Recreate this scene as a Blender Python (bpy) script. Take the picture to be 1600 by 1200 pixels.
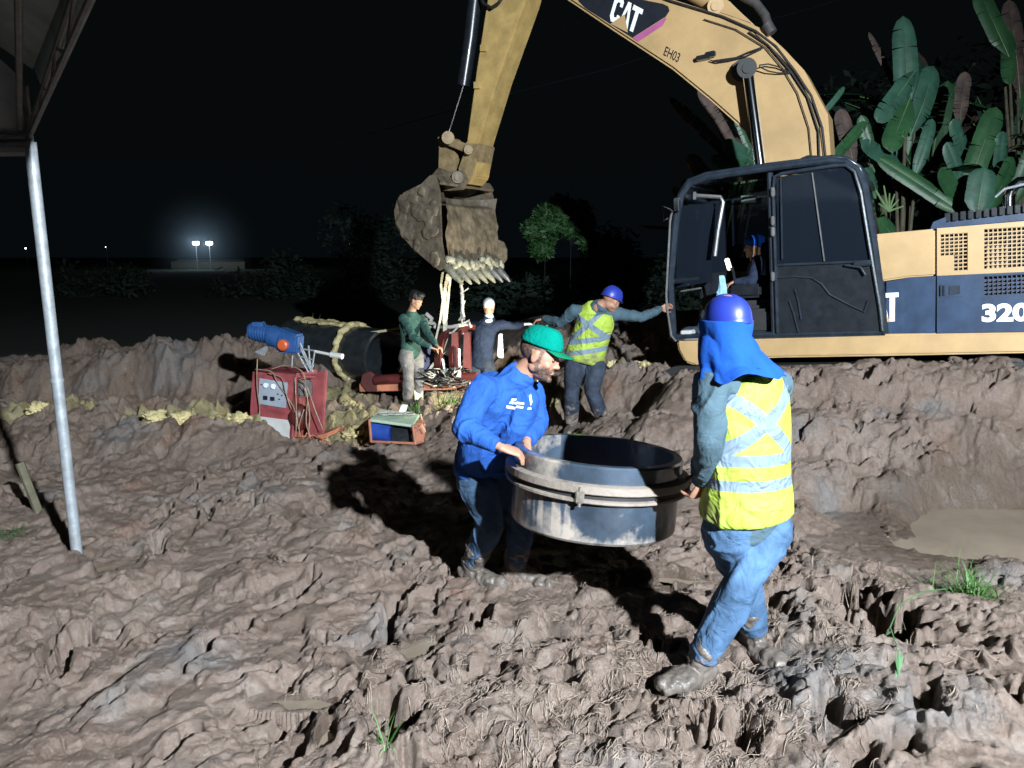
import bpy, bmesh, math, random
import numpy as np
from mathutils import Vector, Matrix
from math import sin, cos, pi, radians, tan, atan2

random.seed(7)
for o in list(bpy.data.objects): bpy.data.objects.remove(o)
SC = bpy.context.scene
COL = SC.collection

# ------------------------------------------------------------------ camera
CAMZ = 1.81; PITCH = radians(9.4); FPX = 1209.0
cam_d = bpy.data.cameras.new('camera'); cam = bpy.data.objects.new('camera', cam_d); COL.objects.link(cam)
cam.location = (0, 0, CAMZ); cam.rotation_euler = (radians(90) - PITCH, 0, 0)
cam_d.sensor_width = 36; cam_d.lens = 36 * FPX / 1600; cam_d.clip_start = .05; cam_d.clip_end = 2000
SC.camera = cam
SC.view_settings.view_transform = 'Standard'; SC.view_settings.look = 'None'
SC.view_settings.exposure = 0; SC.view_settings.gamma = 1
SC.render.resolution_x = 1024; SC.render.resolution_y = 768
try:
    SC.cycles.use_denoising = True; SC.cycles.max_bounces = 6; SC.cycles.diffuse_bounces = 2
    SC.cycles.volume_bounces = 0; SC.cycles.caustics_reflective = False; SC.cycles.caustics_refractive = False
    SC.cycles.sample_clamp_indirect = 3
except Exception: pass

# ------------------------------------------------------------------ night sky
W = bpy.data.worlds.new('World'); SC.world = W; W.use_nodes = True
nt = W.node_tree; bg = nt.nodes['Background']
geo = nt.nodes.new('ShaderNodeTexCoord'); sep = nt.nodes.new('ShaderNodeSeparateXYZ'); rmp = nt.nodes.new('ShaderNodeValToRGB')
nt.links.new(geo.outputs['Generated'], sep.inputs[0]); nt.links.new(sep.outputs[2], rmp.inputs[0]); nt.links.new(rmp.outputs[0], bg.inputs[0])
rmp.color_ramp.elements[0].position = .0; rmp.color_ramp.elements[0].color = (.018, .032, .045, 1)
rmp.color_ramp.elements[1].position = .12; rmp.color_ramp.elements[1].color = (.024, .033, .036, 1)
bg.inputs[1].default_value = .09

# ------------------------------------------------------------------ lamps (work floodlight by the camera, work lamp in the pit)
def spot(name, loc, target, power, col, size, angle=100, blend=.6):
    l = bpy.data.lights.new(name, 'SPOT'); l.energy = power; l.color = col; l.shadow_soft_size = size
    l.spot_size = radians(angle); l.spot_blend = blend
    o = bpy.data.objects.new(name, l); COL.objects.link(o); o.location = loc
    o.rotation_euler = (Vector(target) - Vector(loc)).to_track_quat('-Z', 'Y').to_euler()
    return o
spot('floodlight', (3.5, -3.4, 4.5), (1.25, 6.2, .6), 14000, (.83, .93, 1.0), .10, 92, .8)

# ------------------------------------------------------------------ camera geometry: a pixel of the 1600 x 1200 photograph at ground distance D
CP, SP = cos(PITCH), sin(PITCH)
def ray(px, py):
    x = (px - 800) / FPX; v = (600 - py) / FPX
    return Vector((x, CP + v * SP, -SP + v * CP))
def P(px, py, D):
    d = ray(px, py); return Vector((0, 0, CAMZ)) + d * (D / d.y)

spot('pit_work_lamp', P(838, 592, 9.9), P(560, 570, 11.0), 420, (1.0, .95, .74), .06, 150, .5)

# ------------------------------------------------------------------ noise
def _h(ix, iy, iz, s):
    with np.errstate(over='ignore'):
        h = (ix.astype(np.uint32) * np.uint32(374761393)) ^ (iy.astype(np.uint32) * np.uint32(668265263)) ^ (iz.astype(np.uint32) * np.uint32(2147483647 - 1234567)) ^ np.uint32(s * 1274126177 & 0xffffffff)
        h = (h ^ (h >> np.uint32(13))) * np.uint32(1274126177)
        h = h ^ (h >> np.uint32(16)); h = h * np.uint32(2246822519); h = h ^ (h >> np.uint32(15))
    return h
def noise2(x, y, s=0):
    x0 = np.floor(x); y0 = np.floor(y); fx = x - x0; fy = y - y0
    ix = x0.astype(np.int64); iy = y0.astype(np.int64); z = np.zeros_like(ix)
    ux = fx * fx * fx * (fx * (fx * 6 - 15) + 10); uy = fy * fy * fy * (fy * (fy * 6 - 15) + 10)
    def g(a, b):
        a_ = _h(ix + a, iy + b, z, s).astype(np.float64) * (2 * pi / 4294967296.0)
        return np.cos(a_) * (fx - a) + np.sin(a_) * (fy - b)
    n0 = g(0, 0) * (1 - ux) + g(1, 0) * ux; n1 = g(0, 1) * (1 - ux) + g(1, 1) * ux
    return (n0 * (1 - uy) + n1 * uy) * 1.5
def fbm2(x, y, o=4, s=0, gain=.5):
    a = 1; t = 0
    for k in range(o):
        t = t + a * noise2(x * 2 ** k, y * 2 ** k, s + k); a *= gain
    return t
def noise3(p, s=0):
    x, y, z = p[:, 0], p[:, 1], p[:, 2]
    x0 = np.floor(x); y0 = np.floor(y); z0 = np.floor(z); fx = x - x0; fy = y - y0; fz = z - z0
    ix = x0.astype(np.int64); iy = y0.astype(np.int64); iz = z0.astype(np.int64)
    f = lambda t: t * t * (3 - 2 * t)
    ux, uy, uz = f(fx), f(fy), f(fz)
    r = 0
    for a in (0, 1):
        for b in (0, 1):
            for c in (0, 1):
                v = _h(ix + a, iy + b, iz + c, s).astype(np.float64) / 2147483648.0 - 1
                r = r + v * (ux if a else 1 - ux) * (uy if b else 1 - uy) * (uz if c else 1 - uz)
    return r
def worley(x, y, s=0):
    ix = np.floor(x).astype(np.int64); iy = np.floor(y).astype(np.int64)
    f1 = np.full(x.shape, 9.); f2 = np.full(x.shape, 9.); idv = np.zeros(x.shape)
    for a in (-1, 0, 1):
        for b in (-1, 0, 1):
            h1 = _h(ix + a, iy + b, np.full_like(ix, 1), s); h2 = _h(ix + a, iy + b, np.full_like(ix, 2), s)
            jx = (h1 & np.uint32(65535)).astype(np.float64) / 65536; jy = (h2 & np.uint32(65535)).astype(np.float64) / 65536
            d = np.hypot(ix + a + jx - x, iy + b + jy - y)
            m = d < f1
            f2 = np.where(m, f1, np.minimum(f2, d)); idv = np.where(m, (h1 >> np.uint32(16)).astype(np.float64) / 65536, idv); f1 = np.where(m, d, f1)
    return f1, f2, idv
def sstep(a, b, x):
    t = np.clip((x - a) / (b - a), 0, 1); return t * t * (3 - 2 * t)

# ------------------------------------------------------------------ materials
MUDC = (.235, .178, .142, 1)
def lk(nt, a, b): nt.links.new(a, b)
def mat(name, c, rough=.6, metal=0., var=.18, vs=6., bump=.15, bs=60., mud=0., muds=7., attr=None, mudcol=MUDC, c2=None, spec=.5, coat=0., bdist=.01, bdet=4, bdis=0.):
    m = bpy.data.materials.new(name); m.use_nodes = True; n = m.node_tree.nodes; L = m.node_tree
    b = n['Principled BSDF']; tc = n.new('ShaderNodeTexCoord')
    b.inputs['Roughness'].default_value = rough; b.inputs['Metallic'].default_value = metal
    b.inputs['Specular IOR Level'].default_value = spec
    if coat: b.inputs['Coat Weight'].default_value = coat
    nz = n.new('ShaderNodeTexNoise'); nz.inputs['Scale'].default_value = vs; nz.inputs['Detail'].default_value = 5; nz.inputs['Roughness'].default_value = .65
    lk(L, tc.outputs['Object'], nz.inputs['Vector'])
    rp = n.new('ShaderNodeValToRGB'); lk(L, nz.outputs['Fac'], rp.inputs[0])
    cc = tuple(c) + (1,)
    lo = tuple(x * (1 - var) for x in c) + (1,); hi = tuple(min(1, x * (1 + var)) for x in c) + (1,)
    if c2: hi = tuple(c2) + (1,); lo = cc
    rp.color_ramp.elements[0].position = .35; rp.color_ramp.elements[0].color = lo
    rp.color_ramp.elements[1].position = .65; rp.color_ramp.elements[1].color = hi
    out = rp.outputs[0]
    if mud > 0 or attr:
        n2 = n.new('ShaderNodeTexNoise'); n2.inputs['Scale'].default_value = muds; n2.inputs['Detail'].default_value = 7; n2.inputs['Roughness'].default_value = .7
        lk(L, tc.outputs['Object'], n2.inputs['Vector'])
        add = n.new('ShaderNodeMath'); add.operation = 'ADD'; lk(L, n2.outputs['Fac'], add.inputs[0]); add.inputs[1].default_value = mud - .5
        if attr:
            at = n.new('ShaderNodeAttribute'); at.attribute_name = attr
            a2 = n.new('ShaderNodeMath'); a2.operation = 'ADD'; lk(L, add.outputs[0], a2.inputs[0]); lk(L, at.outputs['Fac'], a2.inputs[1]); add = a2
        r2 = n.new('ShaderNodeValToRGB'); lk(L, add.outputs[0], r2.inputs[0])
        r2.color_ramp.elements[0].position = .42 if name.find('skin') < 0 else .25; r2.color_ramp.elements[1].position = .58 if name.find('skin') < 0 else .85
        mx = n.new('ShaderNodeMix'); mx.data_type = 'RGBA'; lk(L, r2.outputs[0], mx.inputs[0]); lk(L, out, mx.inputs[6]); mx.inputs[7].default_value = mudcol
        out = mx.outputs[2]
        mr = n.new('ShaderNodeMapRange'); lk(L, r2.outputs[0], mr.inputs[0]); mr.inputs[3].default_value = rough; mr.inputs[4].default_value = max(rough, .62); lk(L, mr.outputs[0], b.inputs['Roughness'])
        mm = n.new('ShaderNodeMapRange'); lk(L, r2.outputs[0], mm.inputs[0]); mm.inputs[3].default_value = metal; mm.inputs[4].default_value = 0; lk(L, mm.outputs[0], b.inputs['Metallic'])
    lk(L, out, b.inputs['Base Color'])
    if bump:
        n3 = n.new('ShaderNodeTexNoise'); n3.inputs['Scale'].default_value = bs; n3.inputs['Detail'].default_value = bdet; n3.inputs['Distortion'].default_value = bdis
        lk(L, tc.outputs['Object'], n3.inputs['Vector'])
        bp = n.new('ShaderNodeBump'); bp.inputs['Strength'].default_value = bump; bp.inputs['Distance'].default_value = bdist
        lk(L, n3.outputs['Fac'], bp.inputs['Height']); lk(L, bp.outputs[0], b.inputs['Normal'])
    return m
def emat(name, c, s):
    m = bpy.data.materials.new(name); m.use_nodes = True; b = m.node_tree.nodes['Principled BSDF']
    b.inputs['Base Color'].default_value = (.8, .8, .8, 1); b.inputs['Emission Color'].default_value = tuple(c) + (1,); b.inputs['Emission Strength'].default_value = s
    return m
def glass(name, c=(.02, .03, .04), alpha=.35, rough=.05):
    m = bpy.data.materials.new(name); m.use_nodes = True; n = m.node_tree.nodes; L = m.node_tree
    out = n['Material Output']; b = n['Principled BSDF']; b.inputs['Base Color'].default_value = tuple(c) + (1,); b.inputs['Roughness'].default_value = rough
    tr = n.new('ShaderNodeBsdfTransparent'); mx = n.new('ShaderNodeMixShader'); mx.inputs[0].default_value = 1 - alpha
    lk(L, b.outputs[0], mx.inputs[1]); lk(L, tr.outputs[0], mx.inputs[2]); lk(L, mx.outputs[0], out.inputs[0])
    return m
M = {}
M['yellow'] = mat('machine_yellow', (.42, .275, .13), .42, 0, .12, 2.2, .05, 30, .085, 2.6, mudcol=(.30, .20, .10, 1), coat=.15)
M['yellow_dirty'] = mat('worn_yellow', (.40, .27, .10), .5, 0, .2, 5, .08, 50, .14, 5)
M['stick_dirt'] = mat('arm_rust_dirt', (.23, .165, .085), .6, 0, .3, 9, .2, 40, .2, 8, mudcol=(.13, .10, .075, 1))
M['navy'] = mat('navy_panel', (.022, .042, .085), .34, 0, .25, 5, .04, 50, .13, 9, mudcol=(.10, .115, .14, 1), coat=.3)
M['black'] = mat('black_paint', (.012, .014, .018), .3, 0, .3, 9, .05, 40, .02, 7, coat=.4, mudcol=(.05, .048, .045, 1))
M['cabframe'] = mat('cab_frame_paint', (.018, .025, .036), .30, 0, .3, 9, .08, 40, .10, 9, coat=.25, mudcol=(.075, .075, .075, 1))
M['rubber'] = mat('black_rubber', (.015, .015, .016), .6, 0, .2, 9, .1, 50, .12, 9, mudcol=(.11, .09, .075, 1))
M['hose'] = mat('dirty_hose', (.05, .045, .045), .6, 0, .3, 9, .1, 50, .1, 9)
M['chrome'] = mat('chrome_rod', (.78, .8, .84), .12, 1., .05, 4, 0)
M['steel'] = mat('weathered_steel', (.20, .20, .20), .45, .6, .25, 12, .12, 50, .15, 9)
M['galv'] = mat('galvanised_pole', (.27, .29, .31), .55, .3, .22, 14, .15, 45, .06, 16, mudcol=(.16, .12, .09, 1))
M['bucket'] = mat('muddy_bucket', (.115, .09, .062), .6, 0, .4, 6, 1.0, 18, .20, 4, mudcol=(.185, .15, .105, 1))
M['clay_teeth'] = mat('clay_caked_teeth', (.20, .19, .14), .6, 0, .35, 9, .7, 30, .1, 9, mudcol=(.25, .21, .14, 1))
M['white'] = mat('white_decal', (.80, .83, .85), .45, 0, .04, 8, 0)
M['magenta'] = mat('magenta_stripe', (.36, .09, .22), .5, 0, .1, 8, 0)
M['decal_black'] = mat('black_decal', (.012, .014, .02), .4, 0, .2, 8, 0)
M['glass'] = glass('cab_glass', (.010, .014, .022), .72, .06)
M['red'] = mat('red_machine_paint', (.27, .06, .065), .5, 0, .3, 5, .08, 40, .15, 9)
M['dkred'] = mat('dark_red_steel', (.075, .014, .013), .45, 0, .25, 5, .1, 40, .1, 9)
M['orange'] = mat('orange_primer', (.38, .15, .09), .5, 0, .2, 5, .1, 40, .12, 9)
M['blue'] = mat('blue_motor_paint', (.022, .075, .22), .4, 0, .2, 6, .1, 30, .06, 10)
M['bluetank'] = mat('blue_tank', (.02, .06, .30), .4, 0, .2, 6, .05, 30, .10, 6)
M['paleg'] = mat('pale_green_enamel', (.42, .54, .42), .45, 0, .1, 6, .08, 30, .06, 12)
M['greypanel'] = mat('grey_control_panel', (.30, .34, .40), .5, 0, .1, 6, .05, 30, .03, 8)
M['whitepanel'] = mat('white_painted_steel', (.52, .52, .50), .5, 0, .12, 6, .08, 30, .12, 8)
M['hdpe'] = mat('black_polyethylene', (.022, .026, .03), .3, 0, .3, 7, .12, 25, .08, 4, mudcol=(.15, .125, .10, 1))
M['ring_hdpe'] = mat('ring_polyethylene', (.035, .05, .072), .30, 0, .45, 3, .15, 16, .22, 2.6, mudcol=(.33, .28, .24, 1), attr='mud', coat=.5)
M['ring_steel'] = mat('ring_steel', (.17, .145, .125), .55, .1, .4, 9, .5, 30, .2, 5, attr='mud', mudcol=(.235, .195, .165, 1))
M['strap'] = mat('white_sling_webbing', (.50, .47, .36), .8, 0, .15, 30, .3, 120, .04, 10)
M['rope'] = mat('pale_rope', (.40, .39, .34), .8, 0, .25, 30, .4, 150)
M['wire'] = mat('tan_cable', (.26, .18, .13), .6, 0, .3, 12, .1, 50)
M['tarp'] = mat('grey_tarpaulin', (.34, .40, .42), .7, 0, .25, 4, .3, 14)
M['tarp_white'] = mat('white_tarpaulin', (.55, .60, .66), .7, 0, .15, 4, .2, 14)
M['skin'] = mat('skin', (.36, .185, .125), .5, 0, .10, 18, .08, 90, attr='hair', mud=-.35, muds=90, mudcol=(.032, .024, .021, 1), spec=.4)
M['skin_dark'] = mat('tanned_skin', (.36, .20, .13), .5, 0, .10, 18, .08, 90, attr='hair', mud=-.35, muds=90, mudcol=(.032, .024, .021, 1), spec=.4)
M['hair'] = mat('black_hair', (.012, .010, .009), .55, 0, .3, 60, .6, 120)
M['cap_and_lit_edge'] = mat('white_cap_and_lit_edge', (.42, .45, .48), .8, 0, .15, 30, .3, 120)  # white of the cap, shared by the painted light on neck and side
M['eye'] = mat('eye_dark', (.05, .04, .035), .2, 0, .1, 8, 0)
def cloth(name, c, attr='mud', mud=-.35, **k):
    return mat(name, c, .85, 0, k.pop('var', .14), k.pop('vs', 9), k.pop('bump', .5), k.pop('bs', 8), mud, 9, attr=attr, spec=.25, bdist=.045, bdet=3, bdis=1.6, **k)
M['shirt_blue'] = cloth('royal_blue_jersey', (.016, .075, .31), var=.12)
M['jeans'] = cloth('blue_denim', (.05, .095, .17), mud=-.20, var=.35, vs=7)
M['jeans2'] = cloth('light_blue_denim', (.055, .11, .20), mud=-.28, var=.35, vs=6)
M['trouser_grey'] = cloth('grey_work_trousers', (.16, .15, .145), mud=-.2, var=.25)
M['trouser_dark'] = cloth('dark_navy_trousers', (.028, .036, .055), mud=-.13, var=.4)
M['sleeve'] = cloth('slate_blue_work_shirt', (.052, .088, .112), var=.14)
M['green_shirt'] = cloth('dark_green_shirt', (.03, .075, .065), var=.25)
M['navy_shirt'] = cloth('navy_shirt', (.014, .022, .045), var=.3)
M['boot'] = mat('muddy_boot', (.10, .082, .07), .5, 0, .3, 9, 1.0, 26, .2, 6, mudcol=(.255, .195, .155, 1))
M['cap_green'] = mat('green_cap_cloth', (.0, .17, .13), .95, 0, .12, 9, .5, 60, spec=.08, bdist=.02)
M['bill_green'] = mat('green_cap_bill', (.005, .14, .075), .95, 0, .1, 9, .5, 60, spec=.08)
M['helmet'] = mat('blue_helmet', (.018, .035, .28), .4, 0, .06, 4, .02, 40, .0, 7, coat=.4, mudcol=(.05, .07, .3, 1))
M['hood'] = mat('blue_hood_cloth', (.008, .065, .33), .9, 0, .14, 7, .35, 30, spec=.2)
M['glove'] = mat('white_glove', (.6, .62, .6), .85, 0, .2, 20, .4, 90)
M['leaf'] = mat('banana_leaf', (.017, .062, .024), .45, 0, .35, 3, .4, 14, c2=(.032, .105, .038))
M['leaf_pale'] = mat('pale_banana_leaf', (.032, .095, .062), .5, 0, .3, 3, .3, 14)
M['leaf_dry'] = mat('dry_banana_leaf', (.075, .05, .042), .8, 0, .45, 5, .4, 20)
M['midrib'] = mat('leaf_midrib', (.16, .25, .11), .5, 0, .1, 3, 0)
M['shrub'] = mat('shrub_leaf', (.022, .07, .02), .6, 0, .4, 4, 0, c2=(.045, .12, .035))
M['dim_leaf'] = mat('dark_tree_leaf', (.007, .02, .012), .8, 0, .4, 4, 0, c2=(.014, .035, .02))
M['grass'] = mat('fresh_grass', (.035, .10, .018), .6, 0, .3, 9, 0, c2=(.085, .18, .045))
M['straw'] = mat('dead_straw', (.205, .155, .122), .8, 0, .55, 26, 0)
M['trunk'] = mat('plant_stem', (.09, .08, .05), .8, 0, .3, 9, .4, 30)
M['clay'] = mat('yellow_clay', (.44, .37, .19), .7, 0, .3, 8, 1.0, 16, .02, 6, mudcol=(.22, .17, .12, 1))

def vest_mat(name, cx=0.0, bands=((.07, .115), (.173, .222)), xv=.35, slope=.78, xr=(.2, .50), hw=.036):
    m = bpy.data.materials.new(name); m.use_nodes = True; n = m.node_tree.nodes; L = m.node_tree; b = n['Principled BSDF']
    at = n.new('ShaderNodeAttribute'); at.attribute_name = 'uvv'; s = n.new('ShaderNodeSeparateXYZ'); lk(L, at.outputs['Vector'], s.inputs[0])
    tc = n.new('ShaderNodeTexCoord')
    def ma(op, a, b_=None, c_=None):
        q = n.new('ShaderNodeMath'); q.operation = op
        for i, v in enumerate((a, b_, c_)):
            if v is None: continue
            if isinstance(v, (int, float)): q.inputs[i].default_value = v
            else: lk(L, v, q.inputs[i])
        return q.outputs[0]
    u, v = s.outputs[0], s.outputs[1]
    tot = None
    for lo, hi in bands:
        k = ma('MULTIPLY', ma('GREATER_THAN', v, lo), ma('LESS_THAN', v, hi)); tot = k if tot is None else ma('MAXIMUM', tot, k)
    uu = ma('SUBTRACT', u, cx); vv = ma('SUBTRACT', v, xv)
    for sg in (1, -1):
        d = ma('ABSOLUTE', ma('SUBTRACT', vv, ma('MULTIPLY', uu, slope * sg))); k = ma('LESS_THAN', d, hw)
        k = ma('MULTIPLY', k, ma('MULTIPLY', ma('GREATER_THAN', v, xr[0]), ma('LESS_THAN', v, xr[1]))); tot = ma('MAXIMUM', tot, k)
    nz = n.new('ShaderNodeTexNoise'); nz.inputs['Scale'].default_value = 11; nz.inputs['Detail'].default_value = 6; lk(L, tc.outputs['Object'], nz.inputs[0])
    r = n.new('ShaderNodeValToRGB'); lk(L, nz.outputs['Fac'], r.inputs[0])
    r.color_ramp.elements[0].position = .3; r.color_ramp.elements[0].color = (.27, .37, .035, 1); r.color_ramp.elements[1].position = .6; r.color_ramp.elements[1].color = (.33, .45, .06, 1)
    mx = n.new('ShaderNodeMix'); mx.data_type = 'RGBA'; lk(L, tot, mx.inputs[0]); lk(L, r.outputs[0], mx.inputs[6]); mx.inputs[7].default_value = (.15, .205, .26, 1)
    ad = n.new('ShaderNodeAttribute'); ad.attribute_name = 'mud'
    k = ma('ADD', ma('MULTIPLY', nz.outputs['Fac'], .8), ad.outputs['Fac']); r2 = n.new('ShaderNodeValToRGB'); lk(L, k, r2.inputs[0]); r2.color_ramp.elements[0].position = .72; r2.color_ramp.elements[1].position = 1.0
    m2 = n.new('ShaderNodeMix'); m2.data_type = 'RGBA'; lk(L, r2.outputs[0], m2.inputs[0]); lk(L, mx.outputs[2], m2.inputs[6]); m2.inputs[7].default_value = (.14, .12, .06, 1)
    lk(L, m2.outputs[2], b.inputs['Base Color']); b.inputs['Roughness'].default_value = .7
    b3 = n.new('ShaderNodeTexNoise'); b3.inputs['Scale'].default_value = 8; b3.inputs['Distortion'].default_value = 1.8; lk(L, tc.outputs['Object'], b3.inputs[0])
    bp = n.new('ShaderNodeBump'); bp.inputs['Strength'].default_value = .7; bp.inputs['Distance'].default_value = .045; lk(L, b3.outputs['Fac'], bp.inputs['Height']); lk(L, bp.outputs[0], b.inputs['Normal'])
    return m
M['vest'] = vest_mat('hi_vis_vest', .02)
M['vest_far'] = vest_mat('hi_vis_vest_worn', .0, ((.06, .11), (.17, .225)), .36, .8, (.2, .52), .035)

# ------------------------------------------------------------------ mesh builder
WM = {}                                    # world matrix of every root
def V(*a): return Vector(a)
class MB:
    def __init__(s, T=None): s.v = []; s.f = []; s.T = T
    def add(s, vs, fs):
        k = len(s.v)
        s.v += [(s.T @ Vector(q)) if s.T else Vector(q) for q in vs]
        s.f += [tuple(i + k for i in f) for f in fs]
        return s
    def box(s, c, d, R=None):
        x, y, z = (q / 2 for q in d); R = R or Matrix.Identity(3); c = Vector(c)
        vs = [c + R @ Vector((a * x, b * y, e * z)) for a in (-1, 1) for b in (-1, 1) for e in (-1, 1)]
        return s.add(vs, [(0, 1, 3, 2), (4, 6, 7, 5), (0, 4, 5, 1), (2, 3, 7, 6), (0, 2, 6, 4), (1, 5, 7, 3)])
    def bbox(s, c, d, bev=.01, R=None):            # bevelled box
        bm = bmesh.new(); bmesh.ops.create_cube(bm, size=1)
        for v in bm.verts: v.co = Vector((v.co.x * d[0], v.co.y * d[1], v.co.z * d[2]))
        bmesh.ops.bevel(bm, geom=bm.edges[:], offset=bev, segments=2, affect='EDGES')
        R = R or Matrix.Identity(3); bm.verts.index_update()
        s.add([Vector(c) + R @ v.co for v in bm.verts], [tuple(v.index for v in f.verts) for f in bm.faces]); bm.free(); return s
    def prism(s, pts, off, bev=0):                 # pts: 3-D outline; off: extrusion vector
        n = len(pts); pts = [Vector(p) for p in pts]; off = Vector(off)
        if bev:
            bm = bmesh.new(); a = [bm.verts.new(p) for p in pts]; b = [bm.verts.new(p + off) for p in pts]
            bm.faces.new(a); bm.faces.new(b[::-1])
            for i in range(n): bm.faces.new((a[i], b[i], b[(i + 1) % n], a[(i + 1) % n]))
            bmesh.ops.recalc_face_normals(bm, faces=bm.faces[:])
            ed = [e for e in bm.edges if len(e.link_faces) == 2 and e.calc_face_angle(0) > .5]
            bmesh.ops.bevel(bm, geom=ed, offset=bev, segments=2, affect='EDGES')
            bmesh.ops.triangulate(bm, faces=[f for f in bm.faces if len(f.verts) > 4])
            bm.verts.index_update(); s.add([v.co.copy() for v in bm.verts], [tuple(v.index for v in f.verts) for f in bm.faces]); bm.free(); return s
        return s.add(pts + [p + off for p in pts], [tuple(range(n)), tuple(range(2 * n - 1, n - 1, -1))] + [(i, i + n, (i + 1) % n + n, (i + 1) % n) for i in range(n)])
    def tube(s, pts, r, n=10, cap=True):
        pts = [Vector(p) for p in pts]; m = len(pts); rr = r if isinstance(r, (list, tuple)) else [r] * m
        t0 = (pts[1] - pts[0]).normalized(); ref = V(0, 0, 1) if abs(t0.z) < .9 else V(1, 0, 0); sd = t0.cross(ref).normalized(); vs = []; fs = []
        for i, p in enumerate(pts):
            t = (pts[min(i + 1, m - 1)] - pts[max(i - 1, 0)]).normalized(); sd = (sd - t * sd.dot(t)).normalized(); u = t.cross(sd)
            for k in range(n): a = 2 * pi * k / n; vs.append(p + (sd * cos(a) + u * sin(a)) * rr[i])
        for i in range(m - 1):
            for k in range(n): fs.append((i * n + k, i * n + (k + 1) % n, (i + 1) * n + (k + 1) % n, (i + 1) * n + k))
        if cap: fs += [tuple(range(n - 1, -1, -1)), tuple(range((m - 1) * n, m * n))]
        return s.add(vs, fs)
    def lathe(s, prof, c, ax, n=32, closed=False, arc=1.0, start=0.0, sd=None):   # prof (r, h)
        ax = Vector(ax).normalized(); ref = V(0, 0, 1) if abs(ax.z) < .9 else V(1, 0, 0)
        sd = Vector(sd).normalized() if sd else ax.cross(ref).normalized(); u = ax.cross(sd); c = Vector(c); m = len(prof); vs = []; fs = []
        full = arc >= .999; nn = n if full else n + 1
        for k in range(nn):
            a = start + 2 * pi * arc * k / n
            for r, h in prof: vs.append(c + ax * h + (sd * cos(a) + u * sin(a)) * r)
        for k in range(n):
            k2 = (k + 1) % nn
            for i in range(m if closed else m - 1): j = (i + 1) % m; fs.append((k * m + i, k2 * m + i, k2 * m + j, k * m + j))
        if closed and not full: fs += [tuple(range(m)), tuple(range(nn * m - 1, (nn - 1) * m - 1, -1))]
        return s.add(vs, fs)
    def ell(s, c, r, R=None, nu=20, nv=12):
        R = R or Matrix.Identity(3); c = Vector(c); vs = [c + R @ V(0, 0, r[2])]; fs = []
        for i in range(1, nv):
            th = pi * i / nv
            for k in range(nu): a = 2 * pi * k / nu; vs.append(c + R @ V(r[0] * sin(th) * cos(a), r[1] * sin(th) * sin(a), r[2] * cos(th)))
        vs.append(c - R @ V(0, 0, r[2])); e = len(vs) - 1
        for k in range(nu): fs.append((0, 1 + k, 1 + (k + 1) % nu)); fs.append((e, 1 + (nv - 2) * nu + (k + 1) % nu, 1 + (nv - 2) * nu + k))
        for i in range(nv - 2):
            for k in range(nu): fs.append((1 + i * nu + k, 1 + (i + 1) * nu + k, 1 + (i + 1) * nu + (k + 1) % nu, 1 + i * nu + (k + 1) % nu))
        return s.add(vs, fs)
    def loft(s, pts, ra, rb, side, n=20, cap=True, capk=1.0):  # ra along side, rb across
        pts = [Vector(p) for p in pts]; m = len(pts); sides = [Vector(q) for q in side] if isinstance(side, list) else [Vector(side)] * m
        rings = []
        for i, p in enumerate(pts):
            t = (pts[min(i + 1, m - 1)] - pts[max(i - 1, 0)]).normalized(); sd = (sides[i] - t * sides[i].dot(t)).normalized(); rings.append((p, t, sd, t.cross(sd), ra[i], rb[i]))
        if cap:
            pre = []; post = []
            for q in (75, 50, 25):
                a = radians(q); p, t, sd, u, A, B = rings[0]; r_ = min(A, B) * capk; pre.append((p - t * r_ * sin(a), t, sd, u, A * cos(a), B * cos(a)))
                p, t, sd, u, A, B = rings[-1]; r_ = min(A, B) * capk; post.insert(0, (p + t * r_ * sin(a), t, sd, u, A * cos(a), B * cos(a)))
            rings = pre + rings + post
        vs = []; fs = []; m = len(rings)
        for p, t, sd, u, A, B in rings:
            for k in range(n): a = 2 * pi * k / n; vs.append(p + sd * (A * cos(a)) + u * (B * sin(a)))
        for i in range(m - 1):
            for k in range(n): fs.append((i * n + k, i * n + (k + 1) % n, (i + 1) * n + (k + 1) % n, (i + 1) * n + k))
        fs += [tuple(range(n - 1, -1, -1)), tuple(range((m - 1) * n, m * n))]
        return s.add(vs, fs)
    def mesh(s, name):
        me = bpy.data.meshes.new(name); me.from_pydata([tuple(q) for q in s.v], [], s.f); me.validate(); me.update(); return me
    def build(s, name, m, parent=None, smooth=True, recalc=True, ang=35):
        me = s.mesh(name)
        if recalc:
            bm = bmesh.new(); bm.from_mesh(me); bmesh.ops.recalc_face_normals(bm, faces=bm.faces[:]); bm.to_mesh(me); bm.free()
        return finish(me, name, m, parent, smooth, ang)
def finish(me, name, m, parent=None, smooth=True, ang=35):
    if parent is not None:
        Mi = WM[parent.name].inverted(); me.transform(Mi)
    me.materials.clear(); me.materials.append(m)
    if smooth:
        me.shade_smooth()
        if ang:
            try: me.set_sharp_from_angle(angle=radians(ang))
            except Exception: pass
    o = bpy.data.objects.new(name, me); COL.objects.link(o)
    if parent is not None:
        o.parent = parent; WM[o.name] = WM[parent.name]
    else: WM[o.name] = Matrix.Identity(4)
    return o
def root(name, loc, label, cat, group=None, mtx=None):
    o = bpy.data.objects.new(name, None); COL.objects.link(o); o.empty_display_size = .2
    Mx = mtx if mtx is not None else Matrix.Translation(Vector(loc)); o.matrix_world = Mx; WM[o.name] = Mx.copy()
    return tag(o, label, cat, group)
def tag(o, label=None, cat=None, group=None, kind=None):
    if label: o['label'] = label
    if cat: o['category'] = cat
    if group: o['group'] = group
    if kind: o['kind'] = kind
    return o
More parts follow.
